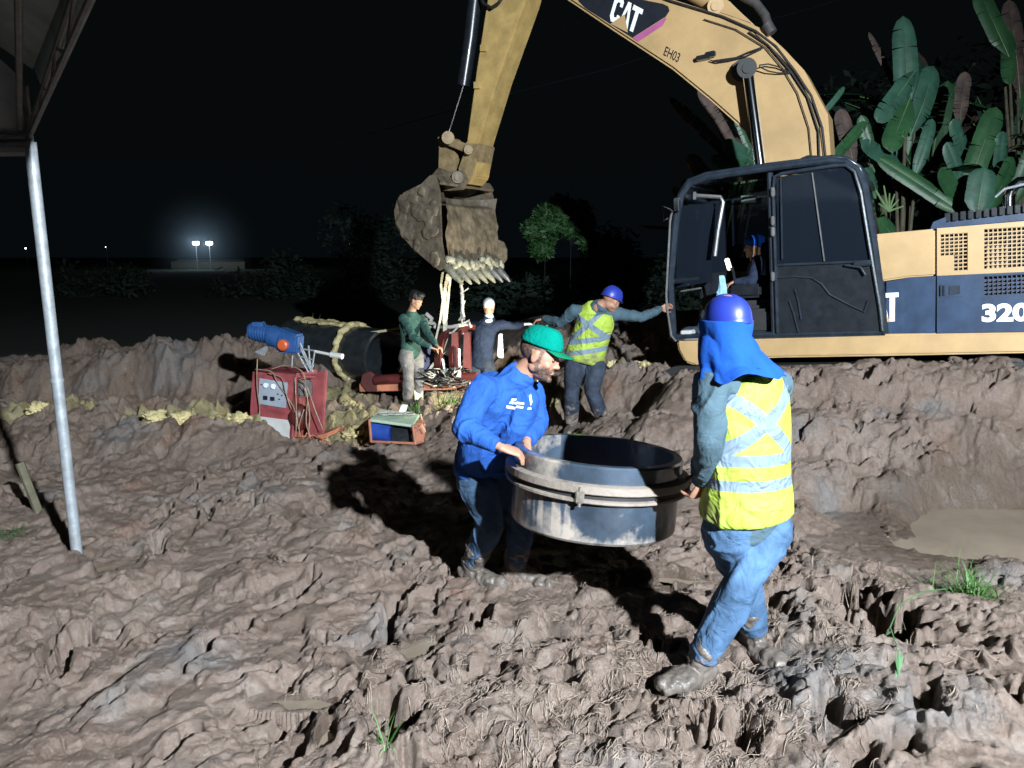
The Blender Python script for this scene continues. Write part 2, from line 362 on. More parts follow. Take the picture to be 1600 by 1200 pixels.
def own(me_b, name, m, label, cat, loc=None, group=None, **k):          # a thing that is one mesh, origin at loc
    vs = me_b.v; c = Vector(loc) if loc is not None else Vector((sum(v.x for v in vs) / len(vs), sum(v.y for v in vs) / len(vs), min(v.z for v in vs)))
    e = bpy.data.objects.new('t', None); WM['__t'] = Matrix.Translation(c); me = me_b.mesh(name)
    me.transform(WM['__t'].inverted()); bpy.data.objects.remove(e)
    bm = bmesh.new(); bm.from_mesh(me); bmesh.ops.recalc_face_normals(bm, faces=bm.faces[:]); bm.to_mesh(me); bm.free()
    o = finish(me, name, m, None, **k); o.location = c; WM[o.name] = Matrix.Translation(c)
    return tag(o, label, cat, group)
def remesh(mb, voxel, smooth=3, fac=.6):
    me = mb.mesh('tmp'); bm = bmesh.new(); bm.from_mesh(me); bmesh.ops.recalc_face_normals(bm, faces=bm.faces[:]); bm.to_mesh(me); bm.free()
    o = bpy.data.objects.new('tmp', me); COL.objects.link(o)
    r = o.modifiers.new('r', 'REMESH'); r.mode = 'VOXEL'; r.voxel_size = voxel; r.adaptivity = 0
    if smooth: q = o.modifiers.new('s', 'SMOOTH'); q.iterations = smooth; q.factor = fac
    dg = bpy.context.evaluated_depsgraph_get(); dg.update()
    out = bpy.data.meshes.new_from_object(o.evaluated_get(dg), depsgraph=dg)
    bpy.data.objects.remove(o); bpy.data.meshes.remove(me)
    return out
def coords(me):
    a = np.empty(len(me.vertices) * 3); me.vertices.foreach_get('co', a); return a.reshape(-1, 3)
def normals(me):
    a = np.empty(len(me.vertices) * 3); me.vertex_normals.foreach_get('vector', a); return a.reshape(-1, 3)
def setco(me, a): me.vertices.foreach_set('co', a.astype(np.float32).ravel()); me.update()
def fattr(me, name, val):
    at = me.attributes.new(name, 'FLOAT', 'POINT'); at.data.foreach_set('value', np.asarray(val, np.float32))
def vattr(me, name, val):
    at = me.attributes.new(name, 'FLOAT_VECTOR', 'POINT'); at.data.foreach_set('vector', np.asarray(val, np.float32).ravel())
def wrinkle(me, amp, f=9, s=0, stretch=(1, 1, .45), sharp=True):
    c = coords(me); n = normals(me); p = c * np.array(stretch) * f
    w = noise3(p + noise3(p * .7, s + 5)[:, None] * 1.2, s)
    if sharp: w = np.clip(1 - np.abs(w) * 1.9, -.5, 1) ** 3
    w = w * amp + noise3(p * 2.7, s + 9) * amp * .3
    setco(me, c + n * w[:, None])
# ================================================================== GROUND
CT = []   # control points x, y, z
def cw(x, y, z): CT.append((x, y, z))
def cpx(px, py, D): p = P(px, py, D); CT.append((p.x, p.y, p.z))
for yy in (.3, 1.4, 2.4, 3.4, 4.4, 5.4):
    for xx in np.arange(-8, 6.1, 1.1): cw(xx, yy, .0)
for xx in np.arange(-9, -1.2, 1.1): cw(xx, 6.3, -.03)
for a in ((60, 735, 7.0), (200, 735, 7.0), (330, 733, 7.0), (420, 715, 7.25), (520, 712, 7.25), (620, 712, 7.2)): cpx(*a)
for a in ((20, 668, 7.75), (120, 665, 7.75), (220, 660, 7.8), (320, 660, 7.8), (380, 662, 7.8)): cpx(*a)      # clay lip
for a in ((20, 640, 8.4), (120, 636, 8.4), (220, 632, 8.4), (330, 628, 8.5), (370, 640, 8.4)): cpx(*a)
for xx in (-8, -6.8, -5.6, -4.6, -3.8): cw(xx, 9.6, -.55); cw(xx, 10.6, -.5)
for a in ((20, 566, 12.2), (130, 553, 12.2), (230, 545, 12.3), (330, 536, 12.4), (400, 528, 12.5), (450, 528, 12.8)): cpx(*a)  # spoil ridge
for xx in (-12, -10, -8, -6, -4, -2): cw(xx, 14.6, -.4)
for a in ((380, 712, 8.4), (450, 716, 8.4), (520, 712, 8.4), (390, 700, 9.1), (450, 703, 9.1), (510, 698, 9.1), (480, 640, 9.9), (560, 640, 10.0), (600, 706, 8.3), (680, 704, 8.2), (610, 696, 8.8)): cpx(*a)
for a in ((560, 625, 11), (640, 628, 11), (720, 628, 11), (790, 640, 10.6), (750, 690, 8.6), (810, 700, 8.0)): cpx(*a)
for a in ((500, 535, 13.6), (560, 570, 14.5), (700, 560, 15)): cpx(*a)
for a in ((880, 672, 8.0), (950, 672, 7.9), (860, 690, 7.3), (900, 625, 9.0), (960, 590, 9.0), (1000, 585, 9.0), (1040, 585, 8.6), (900, 590, 10.2), (840, 610, 10.6)): cpx(*a)
for a in ((1100, 582, 7.35), (1200, 578, 7.15), (1300, 574, 7.0), (1400, 570, 6.9), (1500, 574, 6.75), (1600, 572, 6.6), (1750, 570, 6.4)): cpx(*a)
for a in ((960, 650, 7.35), (1050, 650, 6.75), (1270, 650, 6.45), (1400, 650, 6.3), (1530, 650, 6.15), (1700, 650, 6.0)): cpx(*a)
for a in ((930, 700, 6.7), (1050, 720, 6.1), (1270, 720, 5.95), (1400, 745, 5.8), (1530, 740, 5.8), (1600, 735, 5.8), (1700, 735, 5.7)): cpx(*a)
for xx in (1.4, 2.6, 3.8, 5.0, 6.5, 9): cw(xx, 8.6 - .25 * (xx - 2), .60); cw(xx, 10.5, .55); cw(xx, 13, .6); cw(xx + 1, 17, .7)
for a in ((2.1, 5.0), (2.7, 4.7), (2.5, 5.4), (3.2, 5.3), (3.3, 4.6), (4.2, 5.2)): cw(a[0], a[1], -.16)           # puddle floor
for a in ((1.55, 2.75, .14), (2.0, 2.9, .17), (1.9, 3.45, .12), (2.5, 3.3, .12), (1.75, 2.2, .16), (2.6, 2.5, .16), (1.3, 2.0, .06)): cw(*a)
CT = np.array(CT)
def base_z(x, y):
    out = np.zeros(x.shape); ch = 60000
    xf, yf, of = x.ravel(), y.ravel(), out.ravel()
    for i in range(0, xf.size, ch):
        dx = xf[i:i + ch, None] - CT[None, :, 0]; dy = yf[i:i + ch, None] - CT[None, :, 1]
        d2 = dx * dx + dy * dy; w = 1 / (d2 + .05) ** 2.2
        of[i:i + ch] = (w * CT[None, :, 2]).sum(1) / w.sum(1)
    z = of.reshape(x.shape); r = np.hypot(x, y)
    far = sstep(16, 24, r); return z * (1 - far) + far * (-.1)
# small puddles: centre x, y, radii, angle, water level
def gp(px, py, z=0.0):
    d = ray(px, py); t = (z - CAMZ) / d.z; return d.x * t, d.y * t
PUD = []
def pud(px, py, rx, ry, ang, z, m='water'): x, y = gp(px, py, z); PUD.append((x, y, rx, ry, ang, z, m))
pud(1610, 835, .82, .58, .12, -.10); pud(480, 1103, .13, .035, -.15, -.045); pud(660, 1015, .12, .05, .5, -.04)
pud(515, 1160, .035, .07, .1, -.05); pud(1000, 925, .17, .10, .2, -.05); pud(1090, 915, .22, .07, -.3, -.05); pud(205, 885, .22, .06, .35, -.05)
pud(460, 815, .06, .10, .3, -.05); pud(330, 862, .12, .04, .7, -.05)

def mud_detail(x, y):
    r = np.hypot(x, y); a = 1.42
    jx = x + .05 * noise2(x * 4, y * 4, 301) + .015 * noise2(x * 15, y * 15, 302); jy = y + .05 * noise2(x * 4, y * 4, 303) + .015 * noise2(x * 15, y * 15, 304)
    u = jx * cos(a) + jy * sin(a); v = -jx * sin(a) + jy * cos(a)
    left = sstep(.3, -1.0, x); bank = sstep(5.7, 6.2, y) * sstep(0, .6, x)
    h = .045 * fbm2(x * .9, y * .9, 3, 3)
    # furrows and torn lips that run up to the right on the left half
    st = noise2(u * .8 + 5, v * 2.6, 41); h += left * .045 * st
    s2 = noise2(u * 1.3 + 9, v * 4.2, 77); m2 = sstep(-.25, .15, noise2(x * 1.7, y * 1.7, 79))
    h += left * .026 * m2 * np.tanh(s2 * 20)
    s4 = noise2(u * 2.4 + 3, v * 7.5, 87); m4 = sstep(-.1, .2, noise2(x * 2.9, y * 2.9, 89)); h += left * .012 * m4 * np.tanh(s4 * 20)
    # torn plateaus with steep edges
    s3 = fbm2(jx * 2.6, jy * 2.6, 3, 55, .55); h += (1 - .35 * left) * .026 * np.tanh(s3 * 8)
    s5 = fbm2(jx * 6.5, jy * 6.5, 2, 155, .6); h += (1 - .5 * left) * .010 * np.tanh(s5 * 6)
    # pits (boot and bucket holes)
    pt = fbm2(jx * 1.9 + 7, jy * 1.9, 2, 505); h -= (.055 - .02 * left) * sstep(.50, .60, pt)
    # clods
    f1, f2, idv = worley(jx * 5.2, jy * 5.2, 5); k = sstep(-.1, .3, noise2(x * 1.3, y * 1.3, 7))
    h += (1 - .6 * left) * k * ((idv - .4) * .05 * np.clip((f2 - f1) * 5, 0, 1) - .02 * (1 - np.clip((f2 - f1) * 9, 0, 1)))
    wx2 = x + .02 * noise2(x * 17, y * 17, 61); wy2 = y + .02 * noise2(x * 17, y * 17, 62)
    g1, g2, id2 = worley(wx2 * 14, wy2 * 14, 15); k2 = .35 + .65 * sstep(-.3, .3, noise2(x * 2.2 + 4, y * 2.2, 17))
    h += k2 * (1 - .35 * left) * ((id2 - .4) * .030 * np.clip((g2 - g1) * 4, 0, 1) - .007 * (1 - np.clip((g2 - g1) * 7, 0, 1)))
    # crumbs
    rough = (.55 + .6 * sstep(-.3, .4, noise2(x * 1.9, y * 1.9 + 8, 27))) * (1 - .25 * left)
    h *= 1 - .1 * bank
    sm = sstep(.0, .35, noise2(x * 1.15 + 3, y * 1.15, 333)); h = h * (1 - .35 * sm); rough = rough * (1 - .55 * sm)
    h *= 1 - .42 * sstep(.9, 1.4, x) * sstep(4.4, 3.8, y)
    t = 0; am = .012
    for q, f in enumerate((13, 27, 55, 100)):
        t = t + am * (np.abs(noise2(jx * f, jy * f, 91 + q)) - .25) * (-1 if q % 2 else 1); am *= .62
    h += rough * t
    return h
def clay_mask(x, y):
    m = np.zeros(x.shape)
    def g(px, py, D, sx, sy, k=1.0):
        p = P(px, py, D); nonlocal m
        m = np.maximum(m, k * np.exp(-((x - p.x) / sx) ** 2 - ((y - p.y) / sy) ** 2))
    g(350, 632, 8.3, .42, .42, 1.2); g(240, 645, 8.2, .35, .3, .95); g(60, 648, 8.2, .6, .35, .75); g(145, 640, 8.3, .4, .35, .6); g(420, 712, 8.4, .5, .35, .9)
    g(560, 655, 9.5, .5, .6, 1.0); g(530, 600, 11.2, .6, .7, .9); g(620, 690, 8.6, .3, .3, .5); g(960, 585, 9.0, .7, .35, .9); g(870, 620, 9.0, .6, .8, .6); g(430, 530, 12.7, 1.2, .6, .5); g(720, 620, 10.6, 1.0, .6, .6)
    return m
# gashes, ruts and boot holes: pixel polyline, half width, depth (metres)
GASH = [([(300, 812), (360, 770)], .05, .09), ([(385, 790), (405, 797)], .06, .10), ([(215, 815), (262, 790), (300, 762), (360, 725)], .035, .07), ([(245, 845), (258, 868)], .06, .10), ([(240, 880), (265, 870)], .045, .08),
 ([(140, 925), (170, 915)], .06, .10), ([(85, 1040), (100, 1010), (130, 985)], .05, .10), ([(30, 1065), (60, 1040), (105, 965)], .025, .06), ([(0, 935), (30, 908)], .03, .06), ([(170, 985), (205, 970)], .03, .06), ([(235, 1000), (260, 985)], .035, .07),
 ([(280, 1050), (315, 1025)], .035, .07), ([(385, 968), (350, 1000)], .05, .10), ([(320, 1015), (345, 1000)], .04, .08), ([(420, 945), (470, 925)], .04, .08), ([(490, 900), (460, 925)], .04, .08), ([(350, 1068), (430, 1048)], .025, .06), ([(160, 1105), (195, 1095)], .03, .06),
 ([(250, 1175), (310, 1140)], .03, .07), ([(190, 1190), (175, 1215)], .03, .06), ([(430, 1120), (470, 1100)], .03, .06), ([(330, 795), (320, 825)], .03, .06), ([(440, 890), (470, 885)], .03, .07), ([(395, 848), (410, 842)], .05, .09),
 ([(612, 925), (606, 1010)], .04, .12), ([(640, 918), (612, 925)], .03, .08), ([(595, 1100), (625, 1125), (612, 1145)], .09, .16), ([(630, 1050), (645, 1075)], .05, .12), ([(505, 990), (515, 998)], .04, .08), ([(740, 975), (755, 955)], .06, .12), ([(860, 1068), (885, 1058)], .07, .14),
 ([(700, 1030), (725, 1040)], .03, .07), ([(640, 1185), (650, 1210)], .04, .1), ([(535, 1160), (530, 1180)], .03, .08), ([(950, 985), (975, 1000)], .03, .07), ([(820, 1010), (840, 1000)], .04, .08),
 ([(1330, 930), (1370, 950), (1400, 985)], .20, .26), ([(1290, 905), (1340, 915)], .10, .16), ([(1295, 1085), (1320, 1125)], .06, .16), ([(1445, 1070), (1452, 1110)], .07, .16), ([(1385, 1150), (1412, 1158)], .06, .13), ([(1350, 1180), (1330, 1200)], .05, .12), ([(1215, 935), (1255, 925)], .06, .12), ([(1205, 940), (1222, 955)], .05, .12),
 ([(1010, 1010), (1040, 1020)], .07, .14), ([(1120, 1130), (1160, 1140)], .08, .15), ([(1075, 1120), (1085, 1145)], .04, .09), ([(1210, 1080), (1225, 1100)], .03, .08), ([(1560, 1060), (1590, 1080)], .05, .1), ([(1490, 1150), (1530, 1160)], .04, .09), ([(1565, 925), (1600, 930)], .05, .1),
 ([(1220, 830), (1260, 860)], .03, .07)]
for _k in range(46):
    _r = random.Random(900 + _k); _x, _D = _r.uniform(.6, 4.6), _r.uniform(5.9, 7.0); GASH.append(((_x, _D, _r.uniform(-.22, .22), _r.uniform(-.03, .07)), _r.uniform(.025, .05), _r.uniform(.05, .11)))
def gashes(X, Y, Z):
    for pts, w, dp in GASH:
        g = [(pts[0], pts[1]), (pts[0] + pts[2], pts[1] + pts[3])] if isinstance(pts, tuple) else []
        for px, py in ([] if g else pts):
            z = 0.0
            for _ in range(4): x, y = gp(px, py, z); z = float(base_z(np.array([x]), np.array([y]))[0])
            g.append((x, y))
        gx = [q[0] for q in g]; gy = [q[1] for q in g]; mg = w * 3 + .1
        sel = (X > min(gx) - mg) & (X < max(gx) + mg) & (Y > min(gy) - mg) & (Y < max(gy) + mg)
        x, y = X[sel], Y[sel]
        if x.size == 0: continue
        if min(gx) > .2 and max(gy) < 5: dp *= .72
        d = np.full(x.shape, 9.)
        x2 = x + w * .8 * noise2(x * 9, y * 9, 901); y2 = y + w * .8 * noise2(x * 9, y * 9, 902)
        for (ax_, ay_), (bx, by) in zip(g[:-1], g[1:]):
            L2 = (bx - ax_) ** 2 + (by - ay_) ** 2; t = np.clip(((x2 - ax_) * (bx - ax_) + (y2 - ay_) * (by - ay_)) / L2, 0, 1); d = np.minimum(d, np.hypot(x2 - ax_ - t * (bx - ax_), y2 - ay_ - t * (by - ay_)))
        d = d + w * .45 * noise2(x * 24, y * 24, 903)
        Z[sel] += -dp * sstep(w * 1.05, w * .55, d) + dp * .22 * np.exp(-((d - w * 1.5) / (w * .6)) ** 2)
    return Z
def build_ground():
    a_in = np.arange(-46, 46.01, .094) * pi / 180; a_out = np.concatenate([np.linspace(46.8, 180, 70)[:-0 or None]]) * pi / 180
    ang = np.concatenate([-a_out[::-1][1:], a_in, a_out])[:-1] if False else np.concatenate([-a_out[::-1], a_in, a_out[:-1]])
    lr = [1.0]
    while lr[-1] < 17: lr.append(lr[-1] * 1.0028)
    while lr[-1] < 900: lr.append(lr[-1] * 1.06)
    R = np.array(lr); A, RR = np.meshgrid(ang, R)
    X = np.sin(A) * RR; Y = np.cos(A) * RR
    Z = base_z(X, Y); near = sstep(15, 10, RR)
    nearm = (RR < 18)
    det = np.zeros_like(Z); det[nearm] = mud_detail(X[nearm], Y[nearm])
    cl = np.zeros_like(Z); cl[nearm] = clay_mask(X[nearm], Y[nearm])
    # rough clay lumps and coarse spoil
    lump = np.zeros_like(Z); xs, ys = X[nearm], Y[nearm]
    f1, f2, idv = worley(xs * 6 + .5 * noise2(xs * 5, ys * 5, 1), ys * 6, 71); lump[nearm] = np.clip(.55 - f1, 0, 1) * .22
    rid = np.zeros_like(Z); rid[nearm] = sstep(9.5, 11.5, ys) * (fbm2(xs * 1.3, ys * 1.3, 5, 19) * .22)
    k = np.clip(1 + .7 * sstep(7, 9, RR), 0, 2)
    Z = Z + det * k * sstep(18, 13, RR) + lump * np.clip(cl * 1.6, 0, 1) + rid * sstep(18, 14, RR)
    Z = gashes(X, Y, Z)
    # puddles: push the bed below the water and soften the rim
    wet_ = np.zeros_like(Z)
    for (cx, cy, rx, ry, an, wz, m) in PUD:
        dx, dy = X - cx, Y - cy; u = (dx * cos(an) + dy * sin(an)) / rx; v = (-dx * sin(an) + dy * cos(an)) / ry
        sel = (np.abs(u) < 2) & (np.abs(v) < 2); d = np.hypot(u[sel], v[sel]) + .18 * noise2(X[sel] * (1.6 / max(rx, .15)), Y[sel] * (1.6 / max(rx, .15)), 5)
        wet_[sel] = np.maximum(wet_[sel], sstep(1.9, 1.15, d))
        kk = sstep(1.35, .85, d); zt = Z[sel]; tgt = wz - .03 + .02 * (d - .85) / .3
        Z[sel] = zt * (1 - kk) + (np.minimum(tgt, zt) * .5 + tgt * .5 + (zt - zt.mean()) * .05) * kk
        ring_ = (d > 1.22); Z[sel] = np.where(ring_, np.maximum(Z[sel], wz + .004 + .02 * np.abs(noise2(X[sel] * 9, Y[sel] * 9, 6))), Z[sel])
    # sideways tearing so that clods overhang
    XX = X.copy(); YY = Y.copy(); q = .015 * sstep(14, 9, RR[nearm])
    XX[nearm] += q * fbm2(X[nearm] * 8, Y[nearm] * 8, 3, 201); YY[nearm] += q * fbm2(X[nearm] * 8, Y[nearm] * 8, 3, 221)
    nr, na = X.shape
    vs = np.stack([XX, YY, Z], -1).reshape(-1, 3); vs = np.vstack([vs, [[0, 0, Z[0].mean()]]])
    i = np.arange(nr - 1)[:, None] * na; j = np.arange(na)[None, :]; j2 = (j + 1) % na
    q = np.stack([i + j, i + j2, i + na + j2, i + na + j], -1).reshape(-1, 4)
    tri = np.stack([np.full(na, nr * na), (np.arange(na) + 1) % na, np.arange(na)], -1)
    me = bpy.data.meshes.new('ground'); me.vertices.add(len(vs)); me.vertices.foreach_set('co', vs.astype(np.float32).ravel())
    nl = q.size + tri.size; me.loops.add(nl); me.loops.foreach_set('vertex_index', np.concatenate([q[:, ::-1].ravel(), tri.ravel()]).astype(np.int32))
    me.polygons.add(len(q) + len(tri)); ls = np.concatenate([np.arange(len(q)) * 4, q.size + np.arange(len(tri)) * 3]).astype(np.int32)
    me.polygons.foreach_set('loop_start', ls); me.update(calc_edges=True); me.validate()
    fattr(me, 'wet', np.append(wet_.ravel(), 0)); fattr(me, 'clay', np.append(cl.ravel(), 0)); me.shade_smooth()
    me.materials.append(M['mud']); o = bpy.data.objects.new('ground', me); COL.objects.link(o); o['kind'] = 'structure'
    global G_R, G_A, G_Z; G_R, G_A, G_Z = R, ang, Z
    return o
def gz(x, y):
    r = math.hypot(x, y); a = atan2(x, y); i = int(np.clip(np.searchsorted(G_R, r), 0, len(G_R) - 1)); j = int(np.clip(np.searchsorted(G_A, a), 0, len(G_A) - 1)); return float(G_Z[i, j])
def gzm(x, y, rad=.1):
    return sum(gz(x + rad * cos(k), y + rad * sin(k)) for k in range(6)) / 6

def mud_material():
    m = bpy.data.materials.new('wet_mud'); m.use_nodes = True; n = m.node_tree.nodes; L = m.node_tree; b = n['Principled BSDF']; tc = n.new('ShaderNodeTexCoord')
    def nz(s, d=6, r=.62, w=0):
        q = n.new('ShaderNodeTexNoise'); q.inputs['Scale'].default_value = s; q.inputs['Detail'].default_value = d; q.inputs['Roughness'].default_value = r; q.inputs['Distortion'].default_value = w
        lk(L, tc.outputs['Object'], q.inputs[0]); return q.outputs['Fac']
    def ramp(f, pts):
        q = n.new('ShaderNodeValToRGB'); lk(L, f, q.inputs[0]); e = q.color_ramp.elements
        while len(e) < len(pts): e.new(.5)
        for k, (p, c) in enumerate(pts): e[k].position = p; e[k].color = tuple(c) + (1,)
        return q.outputs[0]
    def mix(f, a, c):
        q = n.new('ShaderNodeMix'); q.data_type = 'RGBA'; lk(L, f, q.inputs[0])
        lk(L, a, q.inputs[6])
        if isinstance(c, tuple): q.inputs[7].default_value = c + (1,)
        else: lk(L, c, q.inputs[7])
        return q.outputs[2]
    base = ramp(nz(2.2, 8, .7), [(.30, (.20, .140, .108)), (.5, (.285, .207, .168)), (.70, (.355, .278, .232))])
    base = mix(ramp(nz(1.1, 4, .6, .3), [(.56, (0, 0, 0)), (.66, (.75, .75, .75))]), base, (.23, .222, .225))      # grey clay
    base = mix(ramp(nz(1.7, 3, .6, .4), [(.62, (0, 0, 0)), (.72, (.7, .7, .7))]), base, (.27, .135, .085))        # red earth
    base = mix(ramp(nz(55, 5, .75), [(.56, (0, 0, 0)), (.70, (.8, .8, .8))]), base, (.12, .085, .065))
    base = mix(ramp(nz(34, 4, .7), [(.5, (0, 0, 0)), (.70, (.7, .7, .7))]), base, (.385, .315, .265))
    at = n.new('ShaderNodeAttribute'); at.attribute_name = 'clay'
    ad = n.new('ShaderNodeMath'); ad.operation = 'ADD'; lk(L, at.outputs['Fac'], ad.inputs[0]); lk(L, nz(7, 6, .7), ad.inputs[1])
    base = mix(ramp(ad.outputs[0], [(.92, (0, 0, 0)), (1.0, (1, 1, 1))]), base, ramp(nz(9, 5), [(.3, (.27, .215, .10)), (.7, (.48, .42, .25))]))
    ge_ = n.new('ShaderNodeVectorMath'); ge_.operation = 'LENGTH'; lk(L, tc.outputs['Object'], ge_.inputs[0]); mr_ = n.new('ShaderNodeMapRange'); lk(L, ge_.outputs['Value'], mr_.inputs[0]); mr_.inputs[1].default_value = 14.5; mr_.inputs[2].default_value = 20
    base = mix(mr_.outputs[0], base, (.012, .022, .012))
    aw = n.new('ShaderNodeAttribute'); aw.attribute_name = 'wet'
    base = mix(ramp(aw.outputs['Fac'], [(0, (0, 0, 0)), (1, (.65, .65, .65))]), base, (.095, .068, .05))
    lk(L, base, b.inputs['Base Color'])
    rr = n.new('ShaderNodeMapRange'); lk(L, nz(3.3, 7, .7), rr.inputs[0]); rr.inputs[1].default_value = .35; rr.inputs[2].default_value = .65; rr.inputs[3].default_value = .30; rr.inputs[4].default_value = .66; ra_ = n.new('ShaderNodeMath'); ra_.operation = 'ADD'; lk(L, rr.outputs[0], ra_.inputs[0]); rw_ = n.new('ShaderNodeMath'); rw_.operation = 'MULTIPLY_ADD'; lk(L, aw.outputs['Fac'], rw_.inputs[0]); rw_.inputs[1].default_value = -.3; lk(L, mr_.outputs[0], rw_.inputs[2]); lk(L, rw_.outputs[0], ra_.inputs[1]); ra_.use_clamp = True; lk(L, ra_.outputs[0], b.inputs['Roughness'])
    b.inputs['Specular IOR Level'].default_value = .45
    bp = n.new('ShaderNodeBump'); bp.inputs['Strength'].default_value = 1.0; bp.inputs['Distance'].default_value = .05; lk(L, nz(34, 9, .78, .8), bp.inputs['Height'])
    bp2 = n.new('ShaderNodeBump'); bp2.inputs['Strength'].default_value = .9; bp2.inputs['Distance'].default_value = .016; lk(L, nz(95, 6, .75, 1.2), bp2.inputs['Height']); lk(L, bp.outputs[0], bp2.inputs['Normal'])
    lk(L, bp2.outputs[0], b.inputs['Normal'])
    return m
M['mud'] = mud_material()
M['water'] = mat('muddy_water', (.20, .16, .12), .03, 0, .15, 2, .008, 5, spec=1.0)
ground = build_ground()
for k, (cx, cy, rx, ry, an, wz, m) in enumerate(PUD):
    q = MB(); n = 40; e = Vector((cos(an), sin(an), 0)); f = Vector((-sin(an), cos(an), 0)); vs = [V(cx, cy, wz)] + [V(cx, cy, wz) + e * (rx * 1.45 * cos(2 * pi * i / n)) + f * (ry * 1.45 * sin(2 * pi * i / n)) for i in range(n)]
    q.add(vs, [(0, 1 + i, 1 + (i + 1) % n) for i in range(n)]); o = q.build('puddle_water', M['water'], None, recalc=False); o['kind'] = 'structure'

# ------------------------------------------------------------------ straw trodden into the mud, grass tufts
def blade(mb, p, d, L_, w, up, droop, n=4):
    d = Vector(d).normalized(); sd = d.cross(V(0, 0, 1))
    sd = sd.normalized() if sd.length > 1e-4 else V(1, 0, 0); vs = []; q = Vector(p); fs = []
    for i in range(n + 1):
        t = i / n; ww = w * (1 - t * .85) / 2; vs += [q - sd * ww, q + sd * ww]
        q = q + (d + V(0, 0, up - droop * t * 2)) * (L_ / n)
    for i in range(n): fs.append((2 * i, 2 * i + 1, 2 * i + 3, 2 * i + 2))
    mb.add(vs, fs)
sb = MB(); rs = random.Random(3)
for (px, py, sx, sy, num, dx) in ((880, 1110, 190, 70, 1100, .5), (1180, 1030, 130, 110, 900, .6), (1010, 960, 110, 60, 420, .4), (1260, 1150, 150, 60, 420, .8), (760, 1060, 130, 80, 260, .3), (1230, 790, 60, 60, 110, -.2), (1330, 1000, 70, 90, 260, .5)):
    done = 0
    while done < num:
        cxp = rs.gauss(px, sx); cyp = rs.gauss(py, sy)
        a0 = rs.uniform(0, pi)
        k_ = rs.randint(3, 9)
        for _ in range(k_):
            X_, Y_ = gp(cxp + rs.gauss(0, 7), min(cyp + rs.gauss(0, 5), 1260)); a = a0 + rs.gauss(0, .45); L_ = rs.uniform(.02, .09)
            z0 = gz(X_, Y_); d = V(cos(a), sin(a), 0); x1, y1 = X_ + d.x * L_, Y_ + d.y * L_; z1 = gz(x1, y1)
            n = 4; vs = []; wv = V(-d.y, d.x, 0) * rs.uniform(.0006, .0016); bend = rs.gauss(0, .007); lift = rs.uniform(0, .010)
            for i in range(n + 1):
                t = i / n; xx = X_ + d.x * L_ * t - d.y * bend * sin(pi * t); yy = Y_ + d.y * L_ * t + d.x * bend * sin(pi * t)
                q = V(xx, yy, max(gz(xx, yy) + .003, z0 * (1 - t) + z1 * t) + lift * sin(pi * t)); vs += [q - wv, q + wv + V(0, 0, .0012)]
            sb.add(vs, [(2 * i, 2 * i + 1, 2 * i + 3, 2 * i + 2) for i in range(n)])
        done += k_
tag(sb.build('dead_straw', M['straw'], None, recalc=False, smooth=False), 'dry straw and dead grass trodden into the foreground mud', 'straw', kind='stuff')
def tuft(px, py, z, n, L_, w, label, mat_, spread=.05, name='grass_tuft', D=None, up=1.2):
    if D: p = P(px, py, D); X_, Y_ = p.x, p.y
    else: X_, Y_ = gp(px, py, z)
    mb = MB(); zz = gz(X_, Y_) - .01
    for _ in range(n):
        a = rs.uniform(0, 2 * pi); blade(mb, (X_ + rs.gauss(0, spread), Y_ + rs.gauss(0, spread), zz), (cos(a), sin(a), 0), L_ * rs.uniform(.5, 1.1), w * rs.uniform(.6, 1.3), rs.uniform(.5, 1.6) * up, rs.uniform(.2, 1.3), 6)
    return own(mb, name, mat_, label, 'grass', (X_, Y_, zz), smooth=False)
tuft(1520, 915, .10, 190, .15, .008, 'bright green grass tuft on the mud bank beside the large puddle', M['grass'], .05)
tuft(1455, 905, .10, 16, .15, .006, 'thin green grass stems left of the bright tuft by the puddle', M['grass'], .03)
tuft(600, 1185, 0, 12, .10, .006, 'small grass sprout at the bottom edge of the photo', M['grass'], .012)
tuft(15, 830, 0, 300, .07, .008, 'dark green grass patch left of the canopy pole', M['shrub'], .10, up=.8)
tuft(645, 632, 0, 60, .22, .012, 'grass growing behind the small generator', M['grass'], .07, D=9.8)
tuft(700, 620, 0, 50, .22, .012, 'grass in front of the red clamping machine', M['grass'], .07, D=10.2)
tuft(485, 523, 0, 22, .22, .02, 'young grass shoots on top of the spoil ridge', M['grass'], .03, D=12.9, up=2.2)
tuft(862, 610, 0, 40, .2, .012, 'dark grass beside the face of the man in the green cap', M['grass'], .08, D=9.3)
# weed stem that arches down the dark hollow
p0 = V(*gp(1455, 905, .10), 0); p0.z = gz(p0.x, p0.y) + .03
mb = MB()
pts = [P(1478, 920, 2.75), P(1440, 925, 2.66), P(1405, 945, 2.58), P(1391, 980, 2.5), P(1398, 1000, 2.46), P(1405, 1010, 2.45)]
mb.tube(pts, .0022, 5)
for a, b, w in (((1405, 1010), (1404, 1058), .02), ((1395, 985), (1417, 982), .008), ((1395, 985), (1382, 995), .008), ((1412, 1022), (1398, 1062), .018)):
    A, B = P(*a, 2.45), P(*b, 2.42); m_ = (A + B) / 2; sdv = V(w / 2, 0, .0); mb.add([A, m_ + sdv, B, m_ - sdv + V(0, .004, 0)], [(0, 1, 2, 3)])
own(mb, 'weed_stem', M['shrub'], 'arching weed stem with narrow leaves over the dark hollow at lower right', 'weed', smooth=False)

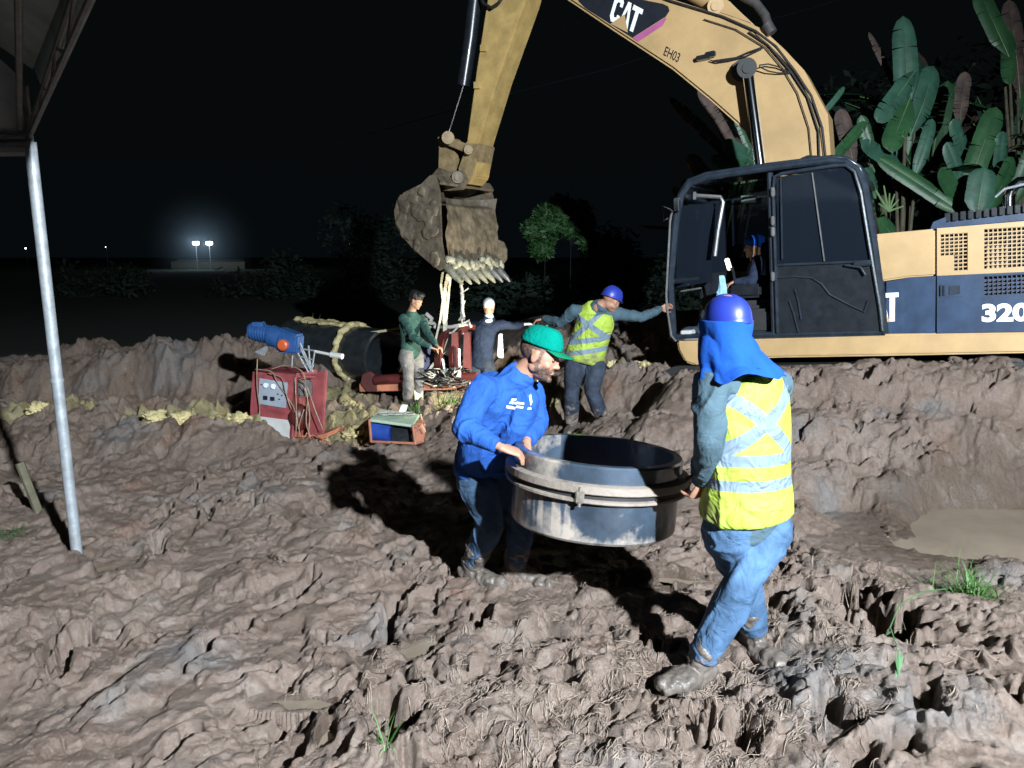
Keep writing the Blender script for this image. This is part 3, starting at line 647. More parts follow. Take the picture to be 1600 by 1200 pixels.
# clay lumps that lie loose
def lump(name, c, r, m, label, seed, sq=(1, 1, .7), group=None, cat='clod'):
    mb = MB(); mb.ell((0, 0, 0), (1, 1, 1), nu=72, nv=44); a = np.array([tuple(v) for v in mb.v])
    f1, f2, idv = worley(a[:, 0] * 1.7 + a[:, 2] + seed * 3.1, a[:, 1] * 1.7 - a[:, 2], seed)
    d = 1 + .38 * noise3(a * 1.7, seed) + .16 * (idv - .5) + .26 * noise3(a * 4.3, seed + 3) + .17 * noise3(a * 9, seed + 5) + .10 * noise3(a * 19, seed + 6)
    a = a * d[:, None] * np.array(sq) * r; mb.v = [Vector(q) + Vector(c) for q in a]
    return own(mb, name, m, label, cat, (c[0], c[1], c[2] - r * .4), group, ang=None)
for i, (px, py, D, r, lb) in enumerate(((967, 583, 8.9, .17, 'pale clay boulder on the bench edge behind the bent man in the vest'), (1003, 588, 8.8, .13, 'flatter clay lump between the clay boulder and the excavator frame'),
        (935, 600, 8.9, .12, 'long clay clod by the elbow side of the bent man in the vest'), (880, 612, 8.7, .13, 'clay clod left of the muddy legs of the bent man in the vest'),
        (340, 638, 8.1, .20, 'brightly lit yellow clay lump left of the red cabinet'), (372, 622, 8.3, .16, 'pale torn clay lump touching the red cabinet'), (240, 648, 8.0, .13, 'ochre clay lump midway along the trench lip'),
        (60, 655, 8.0, .12, 'dull yellow clay lump at the far left of the trench lip'), (280, 640, 8.1, .13, 'ochre clay lump right of the one midway along the trench lip'), (397, 705, 8.15, .1, 'clay clod at the foot of the red cabinet'), (545, 625, 10.5, .2, 'clay heap leaning under the black pipe'),
        (555, 660, 9.4, .17, 'pale clay heap left of the small generator'), (520, 690, 8.8, .13, 'clay clod between the red cabinet and the small generator'), (455, 712, 8.2, .09, 'low clay clod in front of the red cabinet'))):
    p = P(px, py, D); r *= .8; p.z = gz(p.x, p.y) - r * .05
    lump('clay_clod', p, r, M['clay'], lb, 20 + i, group='loose clay clods')
for i, (px, py, D, r, lb) in enumerate(((440, 880, 0, .045, 'rounded mud clod left of the dark furrow'), (600, 1020, 0, .03, 'small mud clod near the small puddle'), (640, 880, 0, .05, 'mud clod left of the feet of the man in the blue shirt'), (1100, 960, 0, .03, 'mud clod in the wet patch by the raised boot'), (930, 870, 0, .035, 'mud clod under the ring'), (1480, 700, 0, .05, 'mud clod above the large puddle'))):
    X_, Y_ = gp(px, py, 0.02); lump('mud_clod', V(X_, Y_, gz(X_, Y_) + r * .2), r, M['mud'], lb, 50 + i, group='mud clods')
# ================================================================== PEOPLE
def frame_from(fwd, up):
    f = Vector(fwd).normalized(); l = Vector(up).cross(f).normalized(); u = f.cross(l); return Matrix((f, l, u)).transposed()
def head_parts(mb, c, R, s=1.0):
    def E(p, r): mb.ell(Vector(c) + R @ (Vector(p) * s), tuple(q * s for q in r), R, 20, 14)
    E((-.012, 0, .038), (.098, .077, .088)); E((.022, 0, .0), (.075, .070, .085)); E((.030, 0, -.045), (.064, .058, .066)); E((.046, 0, -.085), (.040, .044, .030))
    E((.083, 0, -.098), (.017, .022, .017)); E((.082, 0, .018), (.016, .050, .011)); E((.098, 0, -.006), (.012, .010, .026)); E((.108, 0, -.026), (.014, .013, .012))
    E((.098, 0, -.032), (.010, .021, .008)); E((.091, 0, -.058), (.012, .024, .006)); E((.089, 0, -.068), (.011, .021, .007))
    for g in (1, -1):
        E((-.004, g * .076, -.006), (.018, .007, .031)); E((.004, g * .079, .010), (.012, .006, .018)); E((.060, g * .045, -.030), (.026, .018, .018)); E((.072, g * .031, .0), (.016, .016, .012))
        E((.01, g * .058, -.055), (.034, .012, .024))
def hand_parts(mb, wrist, d, pn, curl=.5, side=1, s=1.0, spread=.12, grip=None):
    """d: along hand, pn: palm normal (the side fingers curl to), side: +1 thumb towards pn x d"""
    d = Vector(d).normalized(); pn = Vector(pn); pn = (pn - d * pn.dot(d)).normalized(); x = d.cross(pn) * side; w = Vector(wrist)
    mb.loft([w, w + d * .03 * s, w + d * .065 * s, w + d * .088 * s], [.026 * s, .036 * s, .041 * s, .040 * s], [.019 * s, .016 * s, .015 * s, .012 * s], x, 14)
    for k, (o, L_) in enumerate(((.030, .072), (.010, .080), (-.010, .074), (-.029, .060))):
        b = w + d * (.085 - .004 * abs(k - 1)) * s + x * o * s; dd = (d + x * (o * spread * 22)).normalized(); pts = [b]
        c = curl * (1 + .08 * k)
        for seg, fr in enumerate((.44, .31, .25)):
            dd = (dd * cos(c) + pn * sin(c)).normalized(); pts.append(pts[-1] + dd * L_ * fr * s)
            pp = dd.cross(x); pn2 = pn
            pn = (pn * cos(c) - d * sin(c) * 0).normalized()
        mb.tube(pts, [.0092 * s, .0085 * s, .0078 * s, .0062 * s], 8); mb.ell(pts[-1], (.0062 * s,) * 3, None, 8, 6)
        for q in pts[1:3]: mb.ell(q, (.0088 * s,) * 3, None, 8, 6)
    b = w + d * .028 * s + x * .026 * s; p1 = b + (x * .7 + d * .6 + pn * .25).normalized() * .038 * s; p2 = p1 + (x * .25 + d * .8 + pn * (.3 + curl * .5)).normalized() * .032 * s; p3 = p2 + (d * .8 + pn * (.2 + curl * .6)).normalized() * .024 * s
    mb.tube([b, p1, p2, p3], [.013 * s, .0115 * s, .010 * s, .0075 * s], 8); mb.ell(p3, (.0075 * s,) * 3, None, 8, 6)
def torso_pts(J):
    pe, ne = J['pelvis'], J['neck']; sh = (J['shR'] + J['shL']) / 2; ch = J.get('chest', pe.lerp(sh, .62)); wa = J.get('waist', pe.lerp(sh, .30))
    hs = (J['hipR'] - J['hipL']).normalized(); ss = (J['shR'] - J['shL']).normalized()
    return [pe - (wa - pe).normalized() * .06, pe, wa, ch, ch.lerp(sh, .6), sh, sh.lerp(ne, .6)], [hs, hs, hs.lerp(ss, .4), hs.lerp(ss, .8), ss, ss, ss]
def person(J, label, look, hands=(), s=1.0, voxel=.006, extra_body=None, cat='person', skin='skin', hairfn=None, mud_z=None, short=False, group=None, feet=True, bare_forearm=0.0):
    """J: joints in world space; look: dict of clothing materials"""
    foot = (J['ankR'] + J['ankL']) / 2
    rt = root('person', (foot.x, foot.y, min(J['ankR'].z, J['ankL'].z) - .08), label, cat, group)
    tp, ts = torso_pts(J)
    def torso(mb, g, lo=0, hi=7):
        ra = [.150, .165, .148, .160, .172, .150, .085]; rb = [.11, .112, .100, .115, .110, .080, .060]
        mb.loft(tp[lo:hi], [q * s + g for q in ra[lo:hi]], [q * s + g for q in rb[lo:hi]], ts[lo:hi], 28, capk=.5)
    def arm(mb, k, g, upto=1.0, capk=1.0):
        if g > 0: g += look.get('ag', 0)
        a, b, c = J['sh' + k], J['el' + k], J['wr' + k]; inn = a.lerp(tp[4], .35)
        sdv = (c - a).cross(V(.1, .2, 1)).normalized()
        mb.loft([inn, a, a.lerp(b, .45), b], [.062 * s + g, .058 * s + g, .047 * s + g, .040 * s + g], [.066 * s + g, .060 * s + g, .050 * s + g, .041 * s + g], sdv, 18)
        e = b.lerp(c, upto); mb.loft([b, b.lerp(e, .3), b.lerp(e, .7), e], [.040 * s + g, .042 * s + g, .034 * s + g * .9, .026 * s + g * .9], [.041 * s + g, .040 * s + g, .032 * s + g * .9, .023 * s + g * .9], sdv, 18, capk=capk)
    def leg(mb, k, g, low=1.0, gl=None):
        a, b, c = J['hip' + k], J['kn' + k], J['ank' + k]; gl = g if gl is None else gl
        sdv = ts[0]; e = b.lerp(c, low)
        mb.loft([a.lerp(tp[1], .3) + V(0, 0, .02), a.lerp(b, .12), a.lerp(b, .5), b], [.092 * s + g, .094 * s + g, .078 * s + g, .056 * s + g], [.095 * s + g, .098 * s + g, .080 * s + g, .058 * s + g], sdv, 20)
        mb.loft([b, b.lerp(e, .3), b.lerp(e, .65), e], [.056 * s + g, .057 * s + (g + gl) / 2, .046 * s + gl, .036 * s + gl], [.058 * s + g, .060 * s + (g + gl) / 2, .048 * s + gl, .038 * s + gl], sdv, 20, capk=.3)
    def footm(mb, k, g, boot=False):
        c, t = J['ank' + k], J['toe' + k]; d = (t - c); dh = V(d.x, d.y, 0).normalized() if abs(d.z) < .12 else d.normalized(); up = V(0, 0, 1); sd = dh.cross(up).normalized(); heel = c - dh * .045 * s - up * .055 * s
        base = c - up * .062 * s
        mb.loft([heel, base + dh * .02, base + dh * .10 * s, base + dh * .165 * s, base + dh * .20 * s], [.030 + g, .036 + g, .044 + g, .042 + g, .030 + g], [.032 + g, .044 + g, .032 + g, .024 + g, .018 + g], sd, 16)
        kn = J['kn' + k]; m_ = c.lerp(kn, .42 if boot else .12)
        mb.loft([c - up * .05, c, c.lerp(m_, .5), m_], [.036 + g, .038 + g, .045 + g, .052 + g if boot else .045 + g], [.046 + g, .046 + g, .050 + g, .056 + g if boot else .045 + g], sd, 18, capk=.2)
    R = J['headR']; hc = J['head']
    b = MB(); torso(b, -.012)
    b.loft([J['neck'] - (J['head'] - J['neck']).normalized() * .04, J['neck'].lerp(hc, .35), hc + R @ V(-.015, 0, -.04)], [.066 * s, .056 * s, .055 * s], [.064 * s, .056 * s, .056 * s], ts[5], 18)
    head_parts(b, hc, R, s)
    for k in 'RL':
        arm(b, k, -.006); leg(b, k, -.012); footm(b, k, -.008)
    for (k, d, pn, curl, side) in hands:
        if k in 'RL': hand_parts(b, J['wr' + k], d, pn, curl, side, s)
    if extra_body: extra_body(b)
    me = remesh(b, voxel, 2, .5)
    co = coords(me); hv = np.full(len(co), -.2)
    loc = (co - np.array(hc)) @ np.array(R) / s
    if hairfn: hv = hairfn(loc, hv)
    fattr(me, 'hair', hv)
    finish(me, 'body', M[skin], rt, True, None)
    zf = min(J['ankR'].z, J['ankL'].z)
    def mudattr(me, top=.42, bias=0.):
        c = coords(me); h = c[:, 2] - zf; return np.clip(1 - h / top, 0, 1) * .75 + bias
    if look.get('shirt'):
        q = MB(); torso(q, .010)
        q.loft([J['neck'].lerp(tp[5], .5), J['neck'] + (J['neck'] - tp[5]).normalized() * .01], [.10 * s, .078 * s], [.075 * s, .070 * s], ts[5], 18, capk=.3)
        for k in 'RL': arm(q, k, .012, 1 - bare_forearm * (1 if k == look.get('bare', 'RL') or len(look.get('bare', 'RL')) == 2 else 0), .2)
        if look.get('shirt_extra'): look['shirt_extra'](q)
        me = remesh(q, voxel * 1.25, 4, .6); wrinkle(me, look.get('wr', .010), look.get('wf', 8), 3, (1, 1, .6))
        fattr(me, 'mud', mudattr(me, .45, look.get('mudb', 0.)) * 0 + look.get('mudb', 0.)); SH = finish(me, 'shirt', look['shirt'], rt, True, None)
        rt_sh = SH
    else: rt_sh = None
    if look.get('trousers'):
        q = MB(); torso(q, -.004, 0, 3)
        for k in 'RL': leg(q, k, .016, .93, look.get('cuff', .020))
        me = remesh(q, voxel * 1.25, 4, .6); wrinkle(me, .010, 7, 13, (1, 1, .8)); fattr(me, 'mud', mudattr(me, look.get('mudtop', .42))); finish(me, 'trousers', look['trousers'], rt, True, None)
    if look.get('boots'):
        for k in 'RL':
            q = MB(); footm(q, k, .018, True); me = remesh(q, voxel * 1.2, 2, .5); wrinkle(me, .016, 11, 23 + ord(k), (1, 1, 1), False); wrinkle(me, .008, 32, 29 + ord(k), (1, 1, 1), False); finish(me, 'boot', look['boots'], rt, True, None)
    if look.get('vest'):
        q = MB(); tpv = [tp[1].lerp(tp[2], look.get('vest_low', 0.)), tp[1].lerp(tp[2], .55)] + tp[2:6] + [tp[5].lerp(J['neck'], .45)]
        g = look.get('vg', .026); ra = [.182, .176, .166, .168, .166, .125, .10]; rb = [.135, .128, .116, .124, .118, .095, .075]
        q.loft(tpv, [z * s + g for z in ra], [z * s + g for z in rb], ts, 32, capk=.12)
        me = remesh(q, voxel * 1.2, 2, .5); wrinkle(me, .012, 4.5, 33, (1, 1, .6))
        co = coords(me); o0 = look['v0']; ux = np.array(look['vu']); vx = np.array(look['vv']); vattr(me, 'uvv', np.stack([(co - o0) @ ux, (co - o0) @ vx, co[:, 0] * 0], -1))
        fattr(me, 'mud', look['vmud'](co) if look.get('vmud') else np.zeros(len(co))); finish(me, 'vest', look['vest'], rt, True, None)
    for g in (1, -1):
        e = MB(); e.ell(hc + R @ (V(.0815, g * .031, .001) * s), (.0115 * s,) * 3, None, 12, 8); e.build('eye', M['eye'], rt, ang=None)
    return rt, rt_sh, tp, ts
def bvh_of(o):
    from mathutils.bvhtree import BVHTree
    me = o.data; Wm = WM[o.name]; return BVHTree.FromPolygons([Wm @ v.co for v in me.vertices], [tuple(p.vertices) for p in me.polygons])
def stick_patch(bvh, pxpts, lift=.003, steps=6):
    """quad patch given by four photo pixels, dropped on the surface met along those rays"""
    a, b, c, d = [Vector((p[0], p[1], 0)) for p in pxpts]; vs = []; fs = []; n = steps
    for i in range(n + 1):
        for j in range(n + 1):
            q = a.lerp(b, i / n).lerp(d.lerp(c, i / n), j / n); dr = ray(q.x, q.y).normalized(); hit = bvh.ray_cast(V(0, 0, CAMZ), dr)
            if hit[0] is None: return None
            vs.append(hit[0] + hit[1] * lift * (-1 if hit[1].dot(dr) > 0 else 1))
    for i in range(n):
        for j in range(n): fs.append((i * (n + 1) + j, (i + 1) * (n + 1) + j, (i + 1) * (n + 1) + j + 1, i * (n + 1) + j + 1))
    return vs, fs
def short_hair(loc, hv, beard=False, back=True):
    x, y, z = loc[:, 0], loc[:, 1], loc[:, 2]
    r = np.sqrt(x * x + y * y + z * z); inhead = (r < .16) & (z > -.13)
    ear = (np.abs(y) > .0735) & (np.abs(x) < .022) & (z < .028)
    scalp = np.maximum(sstep(.060, .074, z) * (x < .078), sstep(.040, .02, x) * sstep(-.055, -.030, z + .3 * (x + .02)))
    scalp = np.where(ear, 0, scalp); m = scalp
    if beard:
        jaw = sstep(-.022, -.056, z + .30 * (x - .06) * (x < .06)) * sstep(-.010, .020, x) * sstep(-.118, -.108, z) * np.where(z < -.088, sstep(.02, .045, x), 1)
        mou = sstep(.013, .008, np.abs(z + .047)) * sstep(.03, .024, np.abs(y)) * (x > .075)
        sb = sstep(.026, .004, np.abs(x - .022 - .1 * (z + .03))) * .9 * (np.abs(y) > .045) * (z > -.07) * (z < .06)
        b_ = np.maximum(np.maximum(jaw, sb), mou * .9); b_ = np.where((np.abs(z + .063) < .006) & (np.abs(y) < .02) & (x > .085), 0, b_); m = np.maximum(m, np.where(ear, 0, b_))
    return np.where(inhead, np.maximum(hv, -.2 + m * 1.3), hv)

# ------------------------------------------------------------------ man in blue shirt and green cap
D0 = 3.9
J = dict(pelvis=P(758, 722, 4.08), waist=P(762, 690, 3.99), chest=P(775, 645, 3.93), neck=P(815, 585, 3.86),
         shR=P(757, 608, 3.76), shL=P(828, 612, 4.0), elR=P(722, 668, 3.60), wrR=P(783, 699, 3.50), elL=P(838, 660, 3.98), wrL=P(822, 690, 3.80),
         hipR=P(742, 742, 4.06), hipL=P(785, 742, 4.16), knR=P(768, 818, 4.02), knL=P(815, 812, 4.12), ankR=P(738, 898, 4.16), ankL=P(806, 900, 4.18), toeR=P(765, 918, 4.10), toeL=P(838, 915, 4.12))
J['head'] = P(842, 556, 3.84); 
for _k in ('ankR', 'ankL', 'toeR', 'toeL'): J[_k].z += .055
HB = frame_from((.93, -.30, -.28), (.30, .02, .95)); J['headR'] = HB
man_blue, sh_blue, tpb, tsb = person(J, 'man in royal blue shirt, jeans and green cap bending to hold the pipe ring', dict(shirt=M['shirt_blue'], trousers=M['jeans'], boots=M['boot'], mudtop=.55, wr=.012, wf=9, bare='RL',
        ag=.004, shirt_extra=lambda q: (q.loft([P(770, 610, 3.9), P(756, 660, 3.97), P(750, 705, 4.04)], [.10, .11, .115], [.10, .10, .10], V(1, 0, 0), 18), q.loft([P(820, 625, 3.86), P(805, 665, 3.86), P(795, 690, 3.9)], [.075, .08, .07], [.08, .09, .08], V(1, 0, 0), 18))),
    hands=(('R', (.72, .15, -.25), (.2, .3, -1), .45, 1), ('L', (-.1, -.5, -.6), (.2, -.2, -1), .5, -1)), voxel=.0055, hairfn=lambda l, h: short_hair(l, h, True), bare_forearm=.12)
def cap_parts(hc, R, s, rt, mcap, mbill, tilt=0):
    Rx = R @ Matrix.Rotation(radians(tilt), 3, 'Y')
    q = MB(); n = 90; vs = []; fs = []; rows = 16; c = Vector(hc) + R @ V(-.008, 0, .052) * s
    for i in range(rows + 1):
        th = (pi / 2) * i / rows
        for k in range(n):
            a = 2 * pi * k / n; rr = cos(th) ** .72; z = .096 * sin(th) ** 1.1; sm = sum(math.exp(-((((a - q_ * pi / 3 - pi / 6 + pi) % (2 * pi)) - pi) / .05) ** 2) for q_ in range(6))
            fr = 1 + .05 * max(0, cos(a)) - .022 * sm + .012 * sin(a * 5 + th * 7) * cos(th); vs.append(c + Rx @ (V(.106 * rr * cos(a) * fr, .088 * rr * sin(a), z + .012 * max(0, cos(a)) * sin(th * 2)) * s))
    for i in range(rows):
        for k in range(n): fs.append((i * n + k, i * n + (k + 1) % n, (i + 1) * n + (k + 1) % n, (i + 1) * n + k))
    q.add(vs, fs); crown = q.build('cap', mcap, rt, ang=None)
    sol = crown.modifiers.new('t', 'SOLIDIFY'); sol.thickness = .004
    q = MB(); q.ell(c + Rx @ (V(-.003, 0, .100) * s), (.008, .008, .005)); q.build('cap_button', mcap, crown, ang=None)
    q = MB(); vs = []; fs = []; m_ = 14
    for j in range(6):
        t = j / 5
        for k in range(m_ + 1):
            a = radians(-62 + 124 * k / m_); x = .108 * cos(a) + .075 * t * cos(a * .75) ** .6; y = .086 * sin(a) * (1 - .06 * t); vs.append(c + Rx @ (V(x, y, .004 - .010 * t - .55 * y * y * 10 * .22 * (1 + t)) * s))
    for j in range(5):
        for k in range(m_): fs.append((j * (m_ + 1) + k, j * (m_ + 1) + k + 1, (j + 1) * (m_ + 1) + k + 1, (j + 1) * (m_ + 1) + k))
    q.add(vs, fs); o = q.build('cap_bill', mbill, crown, ang=None); so = o.modifiers.new('t', 'SOLIDIFY'); so.thickness = .005
cap_parts(J['head'], HB, 1.02, man_blue, M['cap_green'], M['bill_green'], 2)
bv = bvh_of(sh_blue)
mbp = MB()
for quad in (((799, 622), (807, 623), (806, 627), (798, 626)), ((797, 627), (808, 629), (807, 632), (795, 630)), ((791, 633), (806, 636), (805, 640), (790, 637)), ((807, 628), (819, 629), (819, 632), (807, 631)), ((807, 634), (818, 635), (817, 638), (806, 637)),
             ((826, 619), (829, 616), (831, 628), (829, 634)), ((825, 636), (830, 636), (830, 639), (824, 640))):
    r_ = stick_patch(bv, quad)
    if r_: mbp.add(*r_)
if mbp.v: mbp.build('chest_print', M['white'], sh_blue, recalc=False, ang=None)

# ------------------------------------------------------------------ man in hi-vis vest with blue helmet and hood (near)
J = dict(pelvis=P(1166, 808, 3.14), waist=P(1168, 745, 3.13), chest=P(1165, 660, 3.12), neck=P(1150, 566, 3.08),
         shR=P(1212, 600, 3.20), shL=P(1112, 600, 3.02), elL=P(1106, 690, 2.98), wrL=P(1100, 752, 3.12), elR=P(1190, 690, 3.45), wrR=P(1090, 742, 3.60),
         hipR=P(1202, 822, 3.18), hipL=P(1133, 822, 3.08), knR=P(1158, 912, 3.02), ankR=P(1096, 1020, 3.06), toeR=P(1056, 1066, 3.0), knL=P(1160, 900, 3.30), ankL=P(1180, 978, 3.36), toeL=P(1198, 1030, 3.26))
J['head'] = P(1136, 510, 3.07); HV = frame_from((-.45, .87, -.15), (-.05, .0, 1)); J['headR'] = HV

for _k in ('ankR', 'ankL', 'toeR', 'toeL'): J[_k].z -= .035
o0 = P(1166, 791, 3.02)
vu = (J['shR'] - J['shL']); vu.z = 0; vu.normalize()
man_vest, sh_v, tpv_, tsv_ = person(J, 'man seen from behind in clean hi-vis vest, blue helmet and blue neck hood', dict(shirt=M['sleeve'], trousers=M['jeans2'], boots=M['boot'], vest=M['vest'], v0=np.array(o0), vu=tuple(vu), vv=(0, .04, 1.0), vest_low=.12, vg=.030, mudtop=.38, cuff=.026, wr=.012, wf=9, ag=.004,
        vmud=lambda co: np.clip(1 - (co[:, 2] - o0.z) / .13, 0, 1) * np.clip(((co - np.array(o0)) @ np.array(vu) * -1 - .06) * 9, 0, 1) * .8),
    hands=(('L', (-.25, .35, -.75), (-.5, .75, .1), .7, 1), ('R', (-.7, .1, -.4), (-.2, -.3, -1), .6, -1)), voxel=.0055)
def helmet(hc, R, s, rt, m, label=None, tilt=0):
    Rx = R @ Matrix.Rotation(radians(tilt), 3, 'Y'); c = Vector(hc) + R @ (V(-.006, 0, .030) * s); q = MB(); n = 44; vs = []; fs = []; rows = 16
    for i in range(rows + 1):
        th = (pi / 2) * i / rows
        for k in range(n):
            a = 2 * pi * k / n; rr = cos(th) ** .72; ridge = .006 * max(0, cos(3 * a) * 0 + (1 if abs(sin(a)) < .15 else 0)) * sin(th)
            vs.append(c + Rx @ (V(.132 * rr * cos(a), .108 * rr * sin(a), .125 * sin(th) + ridge) * s))
    for k in range(n):
        a = 2 * pi * k / n; vs.append(c + Rx @ (V((.140 + .035 * max(0, cos(a)) ** 1.5) * cos(a), .114 * sin(a), -.010) * s))
    e = len(vs) - n
    for i in range(rows):
        for k in range(n): fs.append((i * n + k, i * n + (k + 1) % n, (i + 1) * n + (k + 1) % n, (i + 1) * n + k))
    for k in range(n): fs.append((k, (k + 1) % n, e + (k + 1) % n, e + k))
    q.add(vs, fs); o = q.build('helmet', m, rt, ang=50); so = o.modifiers.new('t', 'SOLIDIFY'); so.thickness = .004; return o
helmet(J['head'], HV, .80, man_vest, M['helmet'], tilt=-6)
# hood cloth: a loose skirt of cloth from under the helmet down on to the shoulders
def drape(rings, n=96, folds=7, seed=0, th=.004):
    vs = []; fs = []; r_ = random.Random(seed); ph = [r_.uniform(0, 6.28) for _ in range(3)]; m = len(rings); S = 22; out = []
    for i in range(S + 1):
        f = i / S * (m - 1); k = min(int(f), m - 2); t = f - k; t = t * t * (3 - 2 * t); A, B = rings[k], rings[k + 1]
        c = A[0].lerp(B[0], t); ra = A[1] + (B[1] - A[1]) * t; rb = A[2] + (B[2] - A[2]) * t; sd = A[3].lerp(B[3], t).normalized(); up = A[4].lerp(B[4], t).normalized(); w = i / S
        bk = up.cross(sd)
        for j in range(n):
            a = 2 * pi * j / n; q = 1 + w ** 1.3 * (.075 * sin(folds * a + ph[0]) + .05 * sin((folds + 4) * a + ph[1] + w * 2)) + .012 * sin(3 * a + w * 9); vs.append(c + sd * ra * cos(a) * q + bk * rb * sin(a) * q + up * (-.016 * w * sin(5 * a + ph[2])))
    for i in range(S):
        for j in range(n): fs.append((i * n + j, i * n + (j + 1) % n, (i + 1) * n + (j + 1) % n, (i + 1) * n + j))
    q = MB(); q.add(vs, fs); return q
sX = vu.copy(); Z_ = V(0, 0, 1)
q = drape([(P(1135, 500, 3.07), .088, .104, sX, Z_), (P(1134, 526, 3.06), .092, .108, sX, Z_), (P(1139, 552, 3.05), .110, .118, sX, V(-.1, 0, 1)), (P(1152, 576, 3.05), .150, .125, sX, V(-.3, 0, 1)), (P(1164, 590, 3.04), .185, .135, sX, V(-.38, 0, 1))], folds=5, seed=4)
o = q.build('neck_hood', M['hood'], man_vest, recalc=False, ang=None); c_ = coords(o.data); nn = normals(o.data); w_ = noise3(c_ * 9, 3); setco(o.data, c_ + nn * (np.clip(1 - np.abs(w_) * 2, 0, 1) ** 2 * .012 - .004)[:, None]); fattr(o.data, 'mud', np.zeros(len(c_))); o.modifiers.new('t', 'SOLIDIFY').thickness = .004

# ------------------------------------------------------------------ ring (pipe stub with backing flanges) carried by the two men
RC = P(930, 766, 3.72); RC.z = .70; ax = V(.075, .05, 1).normalized()
ring = root('pipe_ring', RC, 'large black muddy pipe ring with steel flanges carried between the two men', 'pipe ring')
q = MB(); q.lathe([(.37, .165), (.408, .165), (.415, .155), (.415, .055), (.405, .045), (.408, .0), (.408, -.185), (.398, -.197), (.36, -.197), (.362, -.185), (.362, -.05)], RC, ax, 160, closed=True)
o = q.build('stub_end', M['ring_hdpe'], ring, ang=30)
def ringmud(o, f):
    me = o.data; c = coords(me); Wm = np.array(WM[o.name]); w = c @ Wm[:3, :3].T + Wm[:3, 3]; h = (w - np.array(RC)) @ np.array(ax); fattr(me, 'mud', f(h, w))
ringmud(o, lambda h, w: sstep(-.12, -.185, h) * .30 + .05 + .20 * (w[:, 0] < RC.x - .15) * (h > 0))
for z0, z1, r1, mm in ((.044, .084, .452, .28), (.0, .018, .446, .25)):
    q = MB(); q.lathe([(.40, z0), (r1 - .004, z0), (r1, z0 + .004), (r1, z1 - .004), (r1 - .006, z1), (.392, z1 + .004)], RC, ax, 160, closed=True); o = q.build('flange', M['ring_steel'], ring, ang=30); ringmud(o, lambda h, w, mm=mm: np.full(len(h), mm + .12))
q = MB(); q.lathe([(.408, .016), (.428, .016), (.428, .048), (.408, .048)], RC, ax, 120, closed=True); o = q.build('gasket', M['rubber'], ring)
sdv = ax.cross(V(0, 1, 0)).normalized(); fdv = ax.cross(sdv)
for k, (an, hgt) in enumerate(((-2.3, .03), (-.2, .03), (1.3, .03), (3.0, .03))):
    d = sdv * cos(an) + fdv * sin(an); cpt = RC + d * .450 + ax * hgt; q = MB(); t = ax.cross(d); Rb = Matrix((d, t, ax)).transposed(); q.bbox(cpt, (.02, .04, .06), .006, Rb); q.tube([cpt - ax * .045, cpt + ax * .045], .008, 8); q.build('clamp_lug', M['ring_steel'], ring).data
for o_ in [c for c in bpy.data.objects if c.name.startswith('clamp_lug')]: fattr(o_.data, 'mud', np.full(len(o_.data.vertices), .1))
q = MB()
for a0, r_ in ((-1.42, .024), (-1.37, .02)):
    d = sdv * cos(a0) + fdv * sin(a0); q.ell(RC + d * .395 - ax * .20, (r_ * 1.5, r_, r_), None, 14, 10)
q.build('mud_lump', M['mud'], ring, ang=None)

# ------------------------------------------------------------------ man in vest holding the rail of the excavator (far)
J = dict(pelvis=P(912, 562, 8.0), waist=P(920, 535, 7.98), chest=P(930, 505, 7.95), neck=P(940, 477, 7.9), shR=P(962, 490, 7.95), shL=P(897, 485, 8.0), elR=P(1002, 496, 8.05), wrR=P(1032, 483, 8.25),
         elL=P(876, 505, 8.1), wrL=P(850, 498, 8.3), hipR=P(932, 570, 7.95), hipL=P(899, 568, 8.0), knR=P(925, 612, 7.8), ankR=P(944, 658, 7.85), toeR=P(955, 668, 7.6), knL=P(893, 614, 7.75), ankL=P(893, 662, 7.85), toeL=P(885, 672, 7.6))
J['head'] = P(955, 469, 7.88); J['headR'] = frame_from((.75, .62, -.35), (.35, .1, .93)); o0 = P(918, 562, 7.85); vu = (J['shR'] - J['shL']); vu.z = 0; vu.normalize()
m3, _, _, _ = person(J, 'man in dirty hi-vis vest and blue helmet holding the grab rail of the cab', dict(shirt=M['sleeve'], trousers=M['trouser_dark'], boots=M['boot'], vest=M['vest_far'], v0=np.array(o0), vu=tuple(vu), vv=(-.15, .0, 1.0), mudtop=.62, vg=.03, cuff=.03,
        vmud=lambda co: np.clip(1 - (co[:, 2] - o0.z) / .30, 0, 1) * .45),
    hands=(('R', (.8, .3, .3), (.3, -.6, 0), .8, 1), ('L', (-.8, .2, -.2), (0, 0, -1), .4, -1)), voxel=.011)
helmet(J['head'], J['headR'], .92, m3, M['helmet'])
